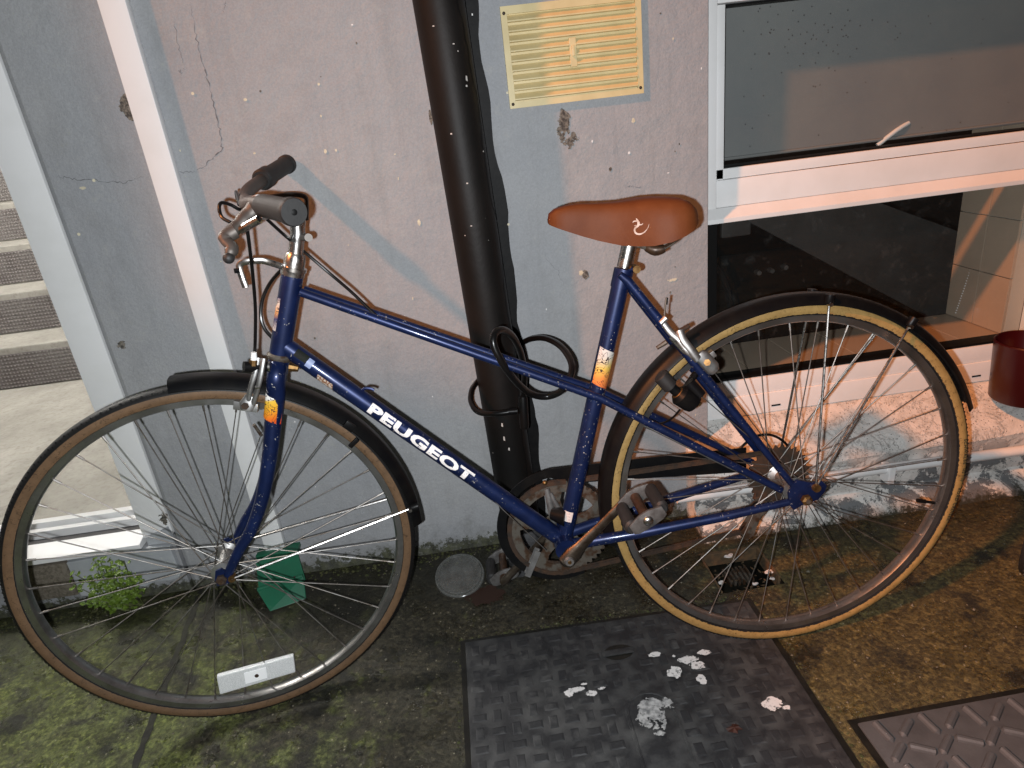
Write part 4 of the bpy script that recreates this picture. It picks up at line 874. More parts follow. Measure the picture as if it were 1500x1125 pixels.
# ---- fork, in the turned frame
def S(v): return SM @ Vector(v)
def inS(p): return SM.inverted() @ Vector(p)
ctop = inS(HB - nx_ * .004); ax_l = (inS(HT) - inS(HB)).normalized()
fk_ = MB()
crown = ctop - ax_l * .028
fk_.tube([S(ctop), S(ctop - ax_l * .012), S(ctop - ax_l * .028), S(ctop - ax_l * .034)], [.0165, .0170, .0172, .0120], 20)
fork = P(fk_, 'fork', 'blue')
for s_ in (-1, 1):
    top = ctop - ax_l * .016; pts = [top + Vector((0, s_ * .010, 0)), top - ax_l * .014 + Vector((0, s_ * .0245, 0))]
    for (qx, qy), yy in zip(((404, 582), (400, 620), (396, 660), (390, 700), (382, 738), (368, 776), (352, 803), (340, 828), (334, 843)), (.031, .0345, .0375, .040, .0425, .045, .047, .049, .050)):
        q = wf(qx, qy, -yy); pts.append(Vector((q.x, s_ * yy, q.z)))
    pp = spline(pts, 4); n = len(pp); rr = [.0150 if i < 9 else .0150 - .0075 * (i - 8) / (n - 9) for i in range(n)]
    sub(MB().tube([S(q) for q in pp], rr, 18), 'fork_blade', 'blue', fork)
    sub(MB().prism([(-.010, -.012), (.008, -.013), (.017, -.004), (.016, .006), (.004, .020), (-.006, .018), (-.011, .002)], s_ * .048, s_ * .052, lambda a, b, d: S((a, d, b))), 'dropout', 'blue', fork)
    sub(MB().tube([S((.017, s_ * .046, -.001)), S((.017, s_ * .060, -.001))], .0062, 10), 'eyelet_bolt', 'brass', fork)
# fork sticker
fa = SM.to_3x3(); c0_ = wf(404, 582, -.031); q_ = wf(400, 620, -.0345); dl = (q_ - c0_).normalized()
Af = S(c0_); dF = (fa @ dl).normalized(); uF = (fa @ Vector((-dl.z, 0, dl.x))).normalized(); uF = uF if uF.x > 0 else -uF
tube_patch('sticker', Af, dF, uF, .0157, -.012, -.008, -.021, .017, mat['print_white'], fork, skew=.3)
tube_patch('sticker', Af, dF, uF, .0157, -.003, .038, -.021, .017, sticker_mat('fork_sticker', ((0., (.55, .03, .01)), (.25, (.62, .13, .01)), (.55, (.68, .33, .02)), (.75, (.68, .42, .05)), (.80, (.72, .70, .66)), (1., (.72, .70, .66))), 2, 75), fork, skew=.3)
# ---- headset, stem
hs = MB().tube([HT - nx_ * .002, HT + nx_ * .006, HT + nx_ * .0065, HT + nx_ * .012, HT + nx_ * .0125, HT + nx_ * .020, HT + nx_ * .030, HT + nx_ * .034], [.0185, .0190, .0205, .0205, .0165, .0165, .0155, .0135], 20)
P(hs, 'headset', 'chrome')
P(MB().tube([HB + nx_ * .001, HB - nx_ * .003, HB - nx_ * .006, HB - nx_ * .010], [.0175, .0205, .0205, .0178], 24), 'headset', 'rustmetal')
C_ = B(362, 296, .03)
s0 = HT + nx_ * .030; s1 = B(436, 338, 0.0); s2 = B(435, 312, .004)
stm = P(MB().tube(spline([s0, lerp(s0, s1, .5), s1, s2 + Vector((-.004, 0, .004)), lerp(s2, C_, .5) + Vector((0, 0, .006)), C_], 5), [.0113] * 12 + [.0125] * 4 + [.0105] * 10, 18), 'stem', 'chrome')
sub(MB().tube([B(442, 347, -.004), B(452, 348, -.006)], .006, 10), 'clamp_ear', 'bar', stm); sub(MB().tube([B(452, 348, -.016), B(452, 348, .006)], .0062, 12), 'clamp_ear', 'bar', stm)
# ---- handlebar and grips
E1 = B(431, 311, -.215); G1 = B(385, 301, -.120); E2 = B(421, 240, .355); G2 = B(388, 261, .245)
g1d = (E1 - G1).normalized(); g2d = (E2 - G2).normalized()
hp = spline([E1 - g1d * .02, G1, G1 - g1d * .035, B(362, 300, -.045), C_, B(357, 291, .10), B(366, 277, .165), G2, E2 - g2d * .02], 6)
hbm = P(MB().tube(hp, .0113, 16), 'handlebar', 'bar')
gg1 = P(MB().tube([G1, G1 + g1d * .004, lerp(G1, E1, .86), lerp(G1, E1, .90), E1 - g1d * .003, E1], [.0135, .0158, .0158, .0180, .0180, .0165], 24), 'grip', 'rubber')
sub(MB().tube([E1 + g1d * .0002, E1 + g1d * .001], [.004, .0022], 12), 'grip_hole', 'gasket', gg1)
P(MB().tube([G2 - g2d * .016, G2 - g2d * .012, G2, lerp(G2, E2, .10), lerp(G2, E2, .12), lerp(G2, E2, .9), lerp(G2, E2, .92), E2], [.016, .0195, .0195, .0195, .0165, .0165, .0185, .0185], 24), 'grip', 'rubber')
# ---- brake levers
lv = P(MB().tube(spline([B(384, 297, -.10), B(368, 312, -.105), B(352, 328, -.115), B(338, 340, -.125)], 4), [.013] * 4 + [.0115] * 4 + [.0095] * 5, 14, flat=.8), 'brake_lever', 'bar')
sub(MB().tube([B(378, 287, -.095), B(388, 320, -.100)], .0105, 14), 'lever_clamp', 'alloy', lv)
sub(MB().tube(spline([B(345, 338, -.135), B(333, 345, -.14), B(331, 352, -.145), B(340, 362, -.15), B(337, 372, -.155), B(335, 378, -.157)], 4), [.010] * 8 + [.0085] * 8 + [.007] * 5, 12, flat=.75), 'lever_blade', 'bar', lv)
sub(MB().ball(B(335, 378, -.158), .0078, 8), 'lever_ball', 'rubber', lv)
sub(MB().tube([B(352, 337, -.12), B(380, 321, -.13)], .006, 10), 'lever_blade', 'chrome', lv)
l2 = P(MB().tube(spline([B(372, 292, .13), B(395, 289, .15), B(425, 285, .18), B(446, 288, .20), B(449, 300, .21), B(449, 322, .22)], 4), .0045, 10, flat=.8), 'brake_lever', 'bar')
# ---- cables
def cable(pts, r=.0026, m_='cable'): return P(MB().tube(spline(pts, 8), r, 10), 'cable', m_)
cable([B(338, 326, -.10), B(325, 318, -.09), B(321, 304, -.085), B(325, 297, -.08), B(338, 300, -.07), B(352, 307, -.06), B(358, 300, -.03)])
cable([B(350, 300, .05), B(347, 290, .07), B(346, 281, .08), B(352, 300, .02)])
cable([B(362, 334, -.115), B(366, 365, -.10), B(370, 400, -.075), B(374, 450, -.05), B(374, 490, -.04), B(373, 522, -.035)])
cable([B(392, 322, -.05), B(415, 343, -.02), B(440, 364, .01), B(480, 398, .02), B(515, 428, .012), B(543, 455, .004), B(552, 463, .002)])
cable([B(412, 395, .02), B(396, 414, .03), B(385, 437, .03), B(382, 462, .028), B(388, 482, .024), B(402, 498, .02)], .003)
P(MB().tube([B(552, 463, .0), lerp(B(552, 463, .0), B(868, 583, 0), .5), B(872, 586, 0.0)], .0014, 8), 'cable', 'cable')
P(MB().tube([B(693, 700, -.012), B(735, 745, -.010), B(770, 778, -.016), B(800, 806, -.01)], .0009, 6), 'cable', 'spoke')
# ---- lamp bracket on the headset
lb = P(MB().tube(spline([HT + nx_ * .013 + Vector((-.012, -.006, 0)), B(396, 385, -.02), B(383, 382, -.025), B(362, 383, -.03), B(352, 387, -.03), B(351, 395, -.03), B(356, 410, -.03), B(360, 421, -.03)], 4), .0052, 10, flat=.45), 'lamp_bracket', 'chrome')
sub(MB().tube([B(343, 397, -.036), B(351, 396, -.034)], .0038, 8), 'bracket_bolt', 'black', lb)
# ---- mudguards
def guard(M4, a0, a1, n, name, r0=.3575, w=.0275, dep=.017):
    mb = MB(); v = []; f = []; prof = []
    for k in range(9):
        q = -1 + 2 * k / 8; prof.append((r0 - dep * q ** 4 * 1.0, w * q))
    prof += [(r_ - .0016, y_ * .96) for r_, y_ in prof[::-1]]
    K = len(prof)
    for i in range(n + 1):
        a = a0 + (a1 - a0) * i / n
        for r_, y_ in prof: v.append(M4 @ Vector((r_ * math.cos(a), y_, r_ * math.sin(a))))
    for i in range(n):
        for j in range(K): f.append((i * K + j, i * K + (j + 1) % K, (i + 1) * K + (j + 1) % K, (i + 1) * K + j))
    f.append(tuple(range(K))); f.append(tuple(range(n * K, n * K + K)))
    return P(mb.add(v, f), name, 'black')
def ang(p, M4): q = M4.inverted() @ Vector(p); return math.atan2(q.z, q.x)
TR = Matrix.Translation(RH)
af0 = ang(B(247, 552, -.02), SM); af1 = ang(B(628, 788, 0), SM)
mgf = guard(SM, af0, af1, 40, 'mudguard'); 
ar0 = ang(B(1428, 586, 0), TR); ar1 = ang(B(893, 790, 0), TR); ar1 += 2 * math.pi if ar1 < 0 else 0
mgr = guard(TR, ar0, ar1, 60, 'mudguard', .3555)
def stay(p0, p1, par): return sub(MB().tube([p0, lerp(p0, p1, .5), p1], .0022, 8), 'mudguard_stay', 'chrome', par)
def clipm(p, par, M4, s_):
    q = M4.inverted() @ Vector(p); rd = Vector((q.x, 0, q.z)).normalized(); A = q - rd * .006 ; Bq = q + rd * .010
    sub(MB().tube([M4 @ A, M4 @ (A + rd * .004), M4 @ Bq], [.0065, .0082, .0082], 12), 'stay_clip', 'black', par)
    sub(MB().tube([M4 @ (A + Vector((0, -.009 * (1 if s_ < 0 else -1), .0))), M4 @ (A + Vector((0, 0, 0)))], [.0035, .0035], 8), 'clip_screw', 'chrome', par)
for s_ in (-1, 1):
    e0 = Vector((.018, s_ * .068, .362))
    for a_ in (ang(B(1213, 452, -.03), TR), ang(B(1326, 486, -.03), TR)):
        p = RH + Vector((.346 * math.cos(a_), s_ * .029, .346 * math.sin(a_))); stay(e0, p, mgr); clipm(p, mgr, TR, s_)
    aS = ang(B(607, 773, -.03), SM); p = SM @ Vector((.346 * math.cos(aS), s_ * .029, .346 * math.sin(aS))); stay(S((.017, s_ * .058, -.001)), p, mgf); clipm(p, mgf, SM, s_)
sub(MB().tube([Vector((.018, -.074, .362)), Vector((.018, -.060, .362))], .0072, 12), 'eyelet_bolt', 'brass', frame)
# bracket pieces on the front guard near the fork
aS = ang(B(522, 628, -.03), SM); p = Vector((.345 * math.cos(aS), -.030, .345 * math.sin(aS)))
sub(MB().box((-.007, -.004, -.010), (.007, .004, .010), SM @ Matrix.Translation(p) @ Matrix.Rotation(-aS, 4, 'Y')), 'guard_lug', 'black', mgf, bevel=.002)
aS = ang(B(521, 660, -.02), SM); p = Vector((.325 * math.cos(aS), -.026, .325 * math.sin(aS)))
sub(MB().box((-.010, -.003, -.004), (.010, .003, .004), SM @ Matrix.Translation(p) @ Matrix.Rotation(-aS, 4, 'Y')), 'guard_lug', 'black', mgf, bevel=.001)
# ---- brakes
fb = P(MB().tube(spline([B(378, 524, -.040), B(374, 545, -.045), B(366, 572, -.046), B(364, 590, -.042)], 4), [.0044] * 8 + [.0042] * 5, 12, flat=.7), 'brake_caliper', 'alloy')
sub(MB().tube(spline([B(386, 525, -.043), B(382, 550, -.048), B(376, 575, -.046), B(370, 594, -.043)], 4), [.0042] * 13, 12, flat=.6), 'caliper_arm', 'alloy', fb)
sub(MB().tube([B(366, 580, -.040), B(362, 592, -.043), B(361, 601, -.043)], [.0075, .0125, .0095], 14, flat=.4), 'pad_holder', 'alloy', fb)
sub(MB().tube([B(359, 595, -.053), B(359, 595, -.046)], .0062, 6), 'pad_bolt', 'rust', fb, auto=20)
pa, pb_ = B(343, 592, -.030), B(379, 597, -.030); pdv = (pb_ - pa).normalized()
sub(MB().box((0, -.006, -.0075), ((pb_ - pa).length, .006, .0075), Matrix.Translation(pa) @ pdv.to_track_quat('X', 'Z').to_matrix().to_4x4()), 'brake_pad', 'alloy', fb, bevel=.0015)
sub(MB().tube([B(357, 537, -.050), B(392, 537, -.030)], .0085, 12), 'pivot', 'black', fb)
sub(MB().tube([B(372, 516, -.045), B(372, 528, -.045)], [.004, .005], 10), 'adjuster', 'white_plastic', fb); sub(MB().tube([B(371, 527, -.045), B(371, 535, -.045)], .0065, 8), 'adjuster_nut', 'brass', fb)
sub(MB().tube([B(394, 537, -.03), B(397, 537, -.03)], .009, 12), 'washer', 'chrome', fb)
sub(MB().tube([B(424, 538, -.012), B(437, 540, -.012)], [.0075, .0055], 8), 'mount_bolt', 'brass', fb); sub(MB().tube([B(372, 622, .01), B(383, 638, .02)], .003, 8), 'caliper_arm', 'rustmetal', fb)
sub(MB().tube([B(374, 567, -.048), B(381, 567, -.048)], .0028, 8), 'spring_pin', 'chrome', fb)
rbk = P(MB().tube(spline([B(971, 472, -.03), B(983, 488, -.036), B(997, 500, -.042), B(1008, 514, -.048), B(1022, 528, -.050)], 4), [.0055] * 8 + [.007] * 5 + [.0055] * 4, 12, flat=.6), 'brake_caliper', 'alloy')
sub(MB().tube(spline([B(996, 484, -.038), B(1001, 498, -.045), B(1012, 512, -.050), B(1022, 526, -.052)], 4), .0068, 12, flat=.6), 'caliper_arm', 'alloy', rbk)
sub(MB().tube(spline([B(982, 493, -.03), B(1000, 513, -.036), B(1012, 519, -.04)], 4), .004, 8), 'caliper_arm', 'chrome', rbk)
pA, pB = B(1028, 522, -.046), B(1044, 540, -.046)
sub(MB().tube([lerp(pA, pB, -.25), lerp(pA, pB, .0), lerp(pA, pB, 1.), lerp(pA, pB, 1.25)], [.008, .0125, .0125, .008], 16, flat=.45), 'pad_holder', 'alloy', rbk)
sub(MB().tube([B(1036, 531, -.058), B(1036, 531, -.048)], .0058, 6), 'pad_bolt', 'brass', rbk, auto=20)
pa, pb_ = B(1018, 538, -.032), B(1046, 516, -.032); pdv = (pb_ - pa).normalized()
sub(MB().box((0, -.006, -.006), ((pb_ - pa).length, .006, .006), Matrix.Translation(pa) @ pdv.to_track_quat('X', 'Z').to_matrix().to_4x4()), 'brake_pad', 'alloy', rbk, bevel=.0015)
sub(MB().tube([B(973, 468, -.02), B(974, 452, -.018), B(976, 436, -.015)], [.0022, .0016, .0016], 8), 'cable_hanger', 'rustmetal', rbk); sub(MB().tube([B(977, 436, -.015), B(976, 446, -.015)], .0022, 8), 'cable_end', 'gasket', rbk)
sub(MB().tube([B(962, 510, -.01), B(976, 501, -.012)], [.0035, .0045], 8), 'adjuster', 'rustmetal', rbk); sub(MB().tube([B(968, 473, -.03), B(976, 465, -.032)], .0052, 10), 'pivot', 'alloy', rbk)
sub(MB().tube([B(996, 485, -.03), B(1010, 477, -.03)], [.005, .004], 8), 'mount_bolt', 'rust', rbk)
# ---- bottle dynamo
d0, d1, d2 = B(974, 556, -.050), B(990, 573, -.052), B(1014, 590, -.052)
dd = (d2 - d0).normalized()
dy = P(MB().tube([d1 + dd * .004, d1 + dd * .010, d2 - dd * .004, d2 + dd * .004, d2 + dd * .007], [.013, .0185, .0185, .016, .010], 22), 'dynamo', 'black')
sub(MB().tube([d1 - dd * .012, d1 + dd * .004], .0085, 16), 'neck', 'black', dy); sub(MB().tube([d0 - dd * .012, d0 - dd * .010, d1 - dd * .013, d1 - dd * .011], [.011, .013, .013, .010], 20), 'roller', 'rubber', dy)
sub(MB().tube([d1 + dd * .003, d1 + dd * .006], [.0105, .0135], 16), 'collar', 'brass', dy)
sub(MB().tube([B(1008, 560, -.05), B(1026, 580, -.055)], .0105, 12), 'bracket', 'black', dy); sub(MB().tube([B(1006, 566, -.045), B(1018, 548, -.03)], .006, 8), 'bracket', 'black', dy)
sub(MB().tube([d2 + dd * .006 + Vector((.004, 0, .004)), d2 + dd * .012 + Vector((.006, 0, .004))], .0035, 8), 'terminal', 'brass', dy)
cable([B(996, 600, -.04), B(985, 612, -.03), B(970, 620, -.01), B(952, 622, .0)], .0019)
# ---- seat post, saddle
sp0 = lerp(SL, BBk, -.01); sdir = (SL - BBk).normalized()
P(MB().tube([sp0, sp0 + sdir * .085], .0127, 20), 'seat_post', 'chrome')
sec = []   # (x, top z, lower z, half width top, half width low)
tops = [(803, 322), (806, 311), (815, 303), (832, 297), (850, 294), (875, 293), (905, 290), (930, 284), (950, 279), (975, 276.5), (995, 277), (1008, 282), (1015, 292), (1018.5, 304)]
lows = [(803, 327), (806, 331), (815, 335), (832, 341), (850, 347), (875, 354), (905, 360.5), (930, 362), (950, 361.5), (975, 356), (995, 347), (1008, 338), (1015, 328), (1018.5, 316)]
hw_ = [.006, .014, .020, .024, .026, .029, .038, .052, .064, .074, .076, .072, .060, .030]
v = []; f = []; NS = 22
for (a, b_), (c_, d_), w in zip(tops, lows, hw_):
    zt = B(a, b_, 0 if w < .03 else -.0).z; xx = B(a, b_, 0).x; lo = B(c_, d_, -w); zl = lo.z; xx = B((a + c_) / 2, (b_ + d_) / 2, -w * .6).x
    zt -= .010 * min(1, w / .07)
    for k in range(NS):
        q = -1 + 2 * k / (NS - 1); s_ = math.copysign(abs(q) ** .8, q)
        th_ = q * math.pi / 2
        y_ = w * math.copysign(min(1, abs(math.sin(th_)) ** .68), q); dz = (1 - abs(q) ** 2.6) if abs(q) < 1 else 0
        v.append((xx, y_, zl + (zt - zl) * max(0, 1 - abs(q) ** 3.9)))
    for k in range(NS):
        q = 1 - 2 * k / (NS - 1); v.append((xx, w * .9 * q, zl + .006 + (zt - zl - .012) * max(0, 1 - abs(q) ** 3.9) * .75))
K = 2 * NS
for i in range(len(tops) - 1):
    for j in range(K): f.append((i * K + j, i * K + (j + 1) % K, (i + 1) * K + (j + 1) % K, (i + 1) * K + j))
f.append(tuple(range(K))); f.append(tuple(range((len(tops) - 1) * K, len(tops) * K)))
sd = P(MB().add(v, f), 'saddle', 'saddle', auto=70)
sub(MB().tube(spline([B(905, 352, -.02), B(930, 358, -.03), B(960, 366, -.035), B(978, 360, -.04), B(992, 350, -.045)], 4), .0035, 8), 'saddle_rail', 'rustmetal', sd)
sub(MB().tube(spline([B(905, 352, .02), B(930, 358, .03), B(960, 366, .035), B(978, 358, .04)], 4), .0035, 8), 'saddle_rail', 'rustmetal', sd)
mat['springdark'] = M('oily_brown_steel', (.035, .018, .010), (.07, .035, .018), 60, .4, .4)
sub(MB().tube(spline([B(945, 361, -.03), B(960, 366, -.035), B(974, 364, -.04)], 4), [.005, .007, .008, .009, .0095, .009, .008, .007, .006], 12), 'saddle_clamp', 'springdark', sd)
sub(MB().tube([B(972, 358, -.045), B(994, 347, -.05)], [.006, .0045], 10), 'saddle_clamp', 'springdark', sd)
sub(MB().tube([sp0 + sdir * .062 - Vector((.02, 0, 0)), sp0 + sdir * .062 + Vector((.022, 0, 0))], .011, 12), 'saddle_clamp', 'springdark', sd)
# pale lizard print on the saddle flank
mat['faded_print'] = M('faded_print', (.48, .40, .35), (.30, .20, .15), 180, .6)
def on_saddle(px, py):
    o = BT @ (CAMLOC - BO); d = BT @ ray(px, py); hit, loc, nrm, idx = sd.ray_cast(o, d.normalized()); 
    return (loc + nrm * .0005) if hit else (B(px, py, -.06))
bpy.context.view_layer.update()
def ribbon(pts, ws, name, m_, par):
    pp = [Vector((a, b_, 0)) for a, b_ in pts]; pp = spline(pp, 5); v = []; f = []; n = len(pp)
    for i, p in enumerate(pp):
        d = (pp[min(i + 1, n - 1)] - pp[max(i - 1, 0)]).normalized(); nn = Vector((-d.y, d.x, 0)); u = i / (n - 1) * (len(ws) - 1); k = min(int(u), len(ws) - 2); w = ws[k] + (ws[k + 1] - ws[k]) * (u - k)
        v += [on_saddle(p.x + nn.x * w, p.y + nn.y * w), on_saddle(p.x - nn.x * w, p.y - nn.y * w)]
        if i: f.append((2 * i - 2, 2 * i - 1, 2 * i + 1, 2 * i))
    return MB().add(v, f).build(name, m_, par)
lz = MB()
ribbon([(932, 320), (935, 325), (935, 330), (930, 335), (931, 341), (937, 343), (944, 340), (949, 334), (951, 328)], [.5, 1.7, 1.8, 1.2, 1.3, 1.2, .7, .4, .2], 'lizard_print', mat['faded_print'], sd)
ribbon([(934, 324), (929, 324), (927, 326)], [.9, .8, .4], 'lizard_print', mat['faded_print'], sd); ribbon([(935, 329), (940, 329), (942, 327)], [.9, .7, .4], 'lizard_print', mat['faded_print'], sd); ribbon([(932, 330), (929, 331)], [.6, .4], 'lizard_print', mat['faded_print'], sd)
# ---- cranks, chainring, pedals
mat['pedalmetal'] = M('dirty_pedal_alloy', (.20, .195, .19), (.11, .10, .095), 60, .5, .8, .2, 300)
mat['crankmetal'] = M('worn_crank_steel', (.15, .125, .10), (.08, .058, .042), 45, .38, .95, .15, 300)
ped = B(949, 764, -.171); cr0 = BBk + Vector((0, -.066, 0)); cdir = Vector((ped.x - BBk.x, 0, ped.z - BBk.z)).normalized()
for s_, lab in ((-1, None), (1, None)):
    d = cdir * (1 if s_ < 0 else -1); a = BBk + Vector((0, s_ * .062, 0)); e = BBk + d * .168 + Vector((0, s_ * .074, 0))
    ck_ = P(MB().tube([a - d * .016, a - d * .010, a + d * .012, a + d * .03, lerp(a, e, .5), e - d * .012, e, e + d * .010], [.006, .0145, .0155, .0110, .0085, .0082, .0105, .006], 14, flat=.62), 'crank', 'crankmetal')
    sub(MB().tube([a + Vector((0, s_ * .008, 0)), a + Vector((0, s_ * .0125, 0))], [.0095, .0075], 14), 'axle_cap', 'alloy', ck_)
    sub(MB().tube([a + Vector((0, s_ * .0120, 0)), a + Vector((0, s_ * .0135, 0))], .0035, 10), 'axle_bolt', 'brass', ck_)
    # pedal: spindle, two end plates, two rubber blocks, cap
    pd = Vector((.055, 0, .83)).normalized(); pf = Vector((.88, 0, .47)).normalized() if s_ < 0 else Vector((.90, 0, .30)).normalized(); pn = pf.cross(Vector((0, 1, 0)))
    y0 = s_ * .082; y1 = s_ * .168; ce = Vector((e.x, 0, e.z))
    pdl = P(MB().tube([ce + Vector((0, y0, 0)), ce + Vector((0, y0 + s_ * .01, 0)), ce + Vector((0, y1, 0))], [.010, .0085, .0080], 14), 'pedal', 'springdark')
    for yy in (y0 + s_ * .006, y1):
        pl_ = [(-.030, -.008), (-.022, -.012), (-.008, -.013), (.008, -.013), (.022, -.012), (.030, -.008), (.030, .008), (.022, .011), (.008, .015), (-.008, .015), (-.022, .011), (-.030, .008)]
        sub(MB().prism(pl_, yy - .0025, yy + .0025, lambda a_, b__, d_: ce + pf * a_ + pn * b__ + Vector((0, d_, 0))), 'pedal_plate', 'pedalmetal', pdl, bevel=.001)
    for q in (-1, 1):
        sub(MB().tube([ce + pf * (q * .028) + Vector((0, y0 + s_ * .012, 0)), ce + pf * (q * .0285) + Vector((0, y0 + s_ * .016, 0)), ce + pf * (q * .0285) + Vector((0, y1 - s_ * .008, 0)), ce + pf * (q * .028) + Vector((0, y1 - s_ * .004, 0))], [.009, .0125, .0125, .009], 14, flat=.85), 'pedal_rubber', 'rubber', pdl)
    sub(MB().ball(ce + Vector((0, y1 + s_ * .003, 0)), .0085, 8, (1, .6, 1)), 'pedal_cap', 'chrome', pdl)
# chainring with five arms
CY = .045; crg = MB(); RO = .0965; RI = .078; NT_ = 48
ol = []
for k in range(NT_):
    a = 2 * math.pi * k / NT_; ol += [(RO - .002, a), (RO + .0035, a + .04), (RO + .0035, a + .075), (RO - .002, a + .11)]
v = []; f = []; n = len(ol)
for y_ in (CY - .0015, CY + .0015):
    for r_, a in ol: v.append((BBk.x + r_ * math.cos(a), y_, BBk.z + r_ * math.sin(a)))
    for r_, a in ol: v.append((BBk.x + RI * math.cos(a), y_, BBk.z + RI * math.sin(a)))
for i in range(n):
    j = (i + 1) % n
    f += [(i, j, n + j, n + i), (2 * n + i, 3 * n + i, 3 * n + j, 2 * n + j), (i, 2 * n + i, 2 * n + j, j), (n + i, n + j, 3 * n + j, 3 * n + i)]
crg.add(v, f); ring = P(crg, 'chainring', 'rustmetal', smooth=False)
sub(MB().lathe([(.012, CY - .003), (.034, CY - .003), (.036, CY), (.034, CY + .004), (.012, CY + .004)], 30, Matrix.Translation((BBk.x, 0, BBk.z)), True), 'spider_hub', 'rustmetal', ring)
for k in range(5):
    a = 2 * math.pi * k / 5 + .35; d = Vector((math.cos(a), 0, math.sin(a))); nn = Vector((-d.z, 0, d.x)); c_ = Vector((BBk.x, CY, BBk.z))
    sub(MB().prism([(.030, -.013), (.060, -.008), (.080, -.014), (.080, .014), (.060, .008), (.030, .013)], -.0016, .0016, lambda a_, b__, d_: c_ + d * a_ + nn * b__ + Vector((0, d_, 0))), 'spider_arm', 'rustmetal', ring, smooth=False)
sub(MB().lathe([(RI - .001, CY + .004), (RO + .001, CY + .004), (RO + .001, CY + .008), (RI - .001, CY + .008)], 60, Matrix.Translation((BBk.x, 0, BBk.z)), True), 'guard_ring', 'rust', ring)
# chain guard: black hoop in front of the ring and a bar back along the upper run
cg = MB(); v = []; f = []; pts_ = []
for k in range(40):
    a = R(95) + R(195) * k / 39; pts_.append((a, .104, .1215))
ci = [(BBk.x + r0 * math.cos(a), BBk.z + r0 * math.sin(a)) for a, r0, r1 in pts_]; co = [(BBk.x + r1 * math.cos(a), BBk.z + r1 * math.sin(a)) for a, r0, r1 in pts_]
bar_t = B(1092, 655, .06); bar_b = B(1092, 690, .06); bar_t2 = B(1075, 650, .06)
outl = [(bar_b.x, bar_b.z), (bar_t.x, bar_t.z), (-.30, .405)] + co + ci[::-1] + [(-.38, .372)]
cgp = P(MB().prism(outl, .056, .059, lambda a_, b__, d_: Vector((a_, d_, b__))), 'chain_guard', 'black', smooth=False)
# chain, sprockets, rear derailleur
chp = []
SPC = Vector((0, .048, .342)); RSP = .042
for k in range(26): a = R(80) + R(200) * k / 25; chp.append(Vector((BBk.x + .098 * math.cos(a), CY, BBk.z + .098 * math.sin(a))))
dj = Vector((-.055, .048, .235)); 
tail = [lerp(chp[-1], Vector((-.045, .048, .222)), k / 30) for k in range(1, 31)] + [Vector((-.04, .048, .232)), Vector((-.036, .048, .245)), Vector((-.030, .048, .262)), Vector((-.030, .048, .275)), Vector((-.022, .048, .288))]
back = [Vector((RSP * math.cos(R(-60) + R(155) * k / 12), .048, .342 + RSP * math.sin(R(-60) + R(155) * k / 12))) for k in range(13)]
headl = [lerp(back[-1], chp[0], k / 32) for k in range(1, 32)]
loop = chp + tail + back + headl; cl = MB(); acc = 0; res = [loop[0]]
for a, b_ in zip(loop, loop[1:] + loop[:1]):
    L_ = (b_ - a).length; t_ = 0
    while acc + L_ - t_ >= .0127: t_ += .0127 - acc; acc = 0; res.append(lerp(a, b_, min(1, t_ / L_)))
    acc += L_ - t_
for i in range(len(res) - 1):
    a, b_ = res[i], res[i + 1]; d = b_ - a; L_ = d.length
    if L_ < 1e-4: continue
    Mq = Matrix.Translation(a) @ d.to_track_quat('X', 'Y').to_matrix().to_4x4(); u = Mq.to_3x3().inverted() @ Vector((0, 1, 0))
    off = .0032 if i % 2 else .0024
    for s_ in (-1, 1): cl.box((-.003, -.0042, -.0007), (L_ + .003, .0042, .0007), Matrix.Translation(Vector((0, s_ * off, 0))) @ Matrix.Translation(a) @ (Matrix(((d.x / L_, -d.z / L_, 0, 0), (0, 0, 1, 0), (d.z / L_, d.x / L_, 0, 0), (0, 0, 0, 1)))))
P(cl, 'chain', 'rust', smooth=False)
fwm = None
for k, (rs_, yy) in enumerate(((.058, .0350), (.051, .0400), (.044, .0450), (.037, .0500), (.031, .0550))):
    nt = int(2 * math.pi * rs_ / .0127); ol = []
    for q in range(nt):
        a = 2 * math.pi * q / nt; st_ = 2 * math.pi / nt; ol += [(rs_ - .003, a), (rs_ + .003, a + st_ * .3), (rs_ + .003, a + st_ * .5), (rs_ - .003, a + st_ * .8)]
    mb = MB().prism([(r_ * math.cos(a), .342 + r_ * math.sin(a)) for r_, a in ol], yy - .001, yy + .001, lambda a_, b__, d_: Vector((a_, d_, b__)))
    if k == 0: fwm = P(mb, 'freewheel', 'rust', smooth=False)
    else: sub(mb, 'sprocket', 'rust', fwm, smooth=False)
rd_ = P(MB().tube([Vector((-.004, .072, .318)), Vector((-.012, .070, .300)), Vector((-.030, .060, .276))], [.010, .013, .011], 12), 'rear_derailleur', 'rust')
ja, jb = Vector((-.034, .048, .268)), Vector((-.058, .048, .218))
for yy in (.042, .054):
    dj_ = (jb - ja).normalized(); nj = Vector((-dj_.z, 0, dj_.x))
    ol = [ja - dj_ * .014 - nj * .008, ja - dj_ * .014 + nj * .008, ja + nj * .015, lerp(ja, jb, .5) + nj * .010, jb + nj * .014, jb + dj_ * .014 + nj * .006, jb + dj_ * .014 - nj * .006, jb - nj * .014, lerp(ja, jb, .5) - nj * .010, ja - nj * .015]
    sub(MB().prism([(q.x, q.z) for q in ol], yy - .0008, yy + .0008, lambda a_, b__, d_: Vector((a_, d_, b__))), 'cage_plate', 'rustmetal', rd_, smooth=False)
for c_ in (ja, jb): sub(MB().lathe([(.003, .0445), (.013, .0445), (.014, .048), (.013, .0515), (.003, .0515)], 11, Matrix.Translation((c_.x, 0, c_.z))), 'jockey_wheel', 'black', rd_, smooth=False)
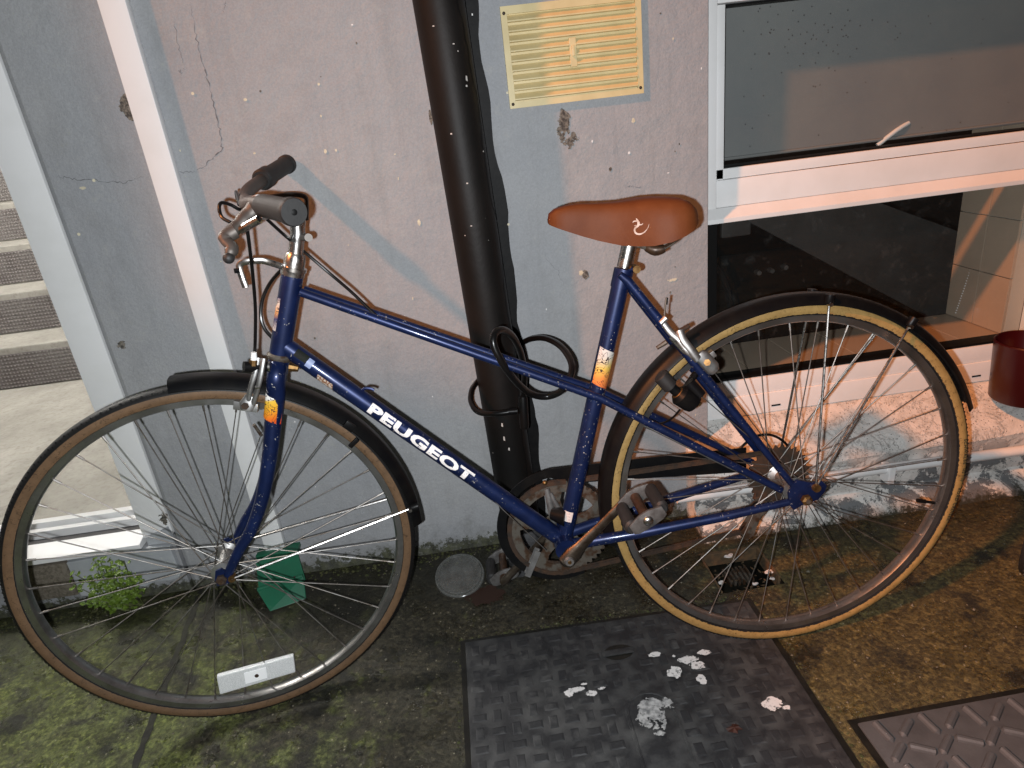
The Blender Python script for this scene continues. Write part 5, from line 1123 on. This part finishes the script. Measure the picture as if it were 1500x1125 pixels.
cable([B(1076, 668, .06), B(1086, 655, .06), B(1105, 640, .06), B(1128, 637, .06), B(1147, 646, .06), B(1158, 662, .065), B(1160, 690, .07)], .0026)
# front derailleur: clamp, arms, cage
fdz = B(818, 770, .02)
fdl = P(MB().tube([lerp(SL, BBk, .90) + Vector((-.004, -.002, 0)), lerp(SL, BBk, .90) + Vector((-.03, .012, .004))], [.019, .011], 12), 'front_derailleur', 'black')
for q0, q1, w in (((801, 716), (813, 775), .0055), ((806, 722), (829, 768), .0040)): sub(MB().tube([B(*q0, .028), lerp(B(*q0, .028), B(*q1, .028), .5), B(*q1, .028)], [w, w * 1.3, w * .9], 10, flat=.5), 'derailleur_arm', 'alloy', fdl)
sub(MB().ball(B(798, 707, .024), .0048, 6), 'arm_knob', 'brass', fdl)
for s_ in (-.006, .006): sub(MB().prism([(0, 0), (.026, .052), (.017, .058), (-.010, .006)], .036 + s_, .0375 + s_, lambda a_, b__, d_: Vector((B(776, 842, .04).x + a_, d_, B(776, 842, .04).z + b__))), 'derailleur_cage', 'alloy', fdl, smooth=False)

# ------------------------------------------------------------------ cable lock round the frame and the pipe
lk = empty('cable_lock', W(767, 603, .24), 'black cable lock looped round the frame and the drainpipe', 'lock')
lbm = put(MB().tube([W(766, 580, .245), W(766, 584, .245), W(768, 622, .235), W(768, 627, .235)], [.0085, .0098, .0098, .0085], 18).build('lock_body', mat['lockbody'] if 'lockbody' in mat else mat['black']), lk)
put(MB().tube([W(758, 602, .240), W(745, 603, .242)], .0068, 14).build('ferrule', mat['black']), lk)
path = [W(750, 603, .242), W(722, 606, .25), W(700, 603, .28), W(690, 588, .32), W(691, 572, .36), W(697, 562, .40), W(712, 545, .442), W(740, 520, .440), W(764, 503, .40), W(780, 496, .34), W(800, 496, .26), W(822, 508, .18), W(837, 532, .12), W(834, 556, .095), W(820, 574, .10), W(800, 581, .11), W(778, 577, .10), W(757, 560, .06), W(738, 535, .03), W(724, 508, .03), W(724, 490, .04), W(735, 483, .06), W(750, 492, .10), W(762, 515, .15), W(768, 545, .20), W(767, 572, .238), W(766, 582, .245)]
put(MB().tube(spline(path, 8), .0062, 14).build('cable', mat['cable']), lk)
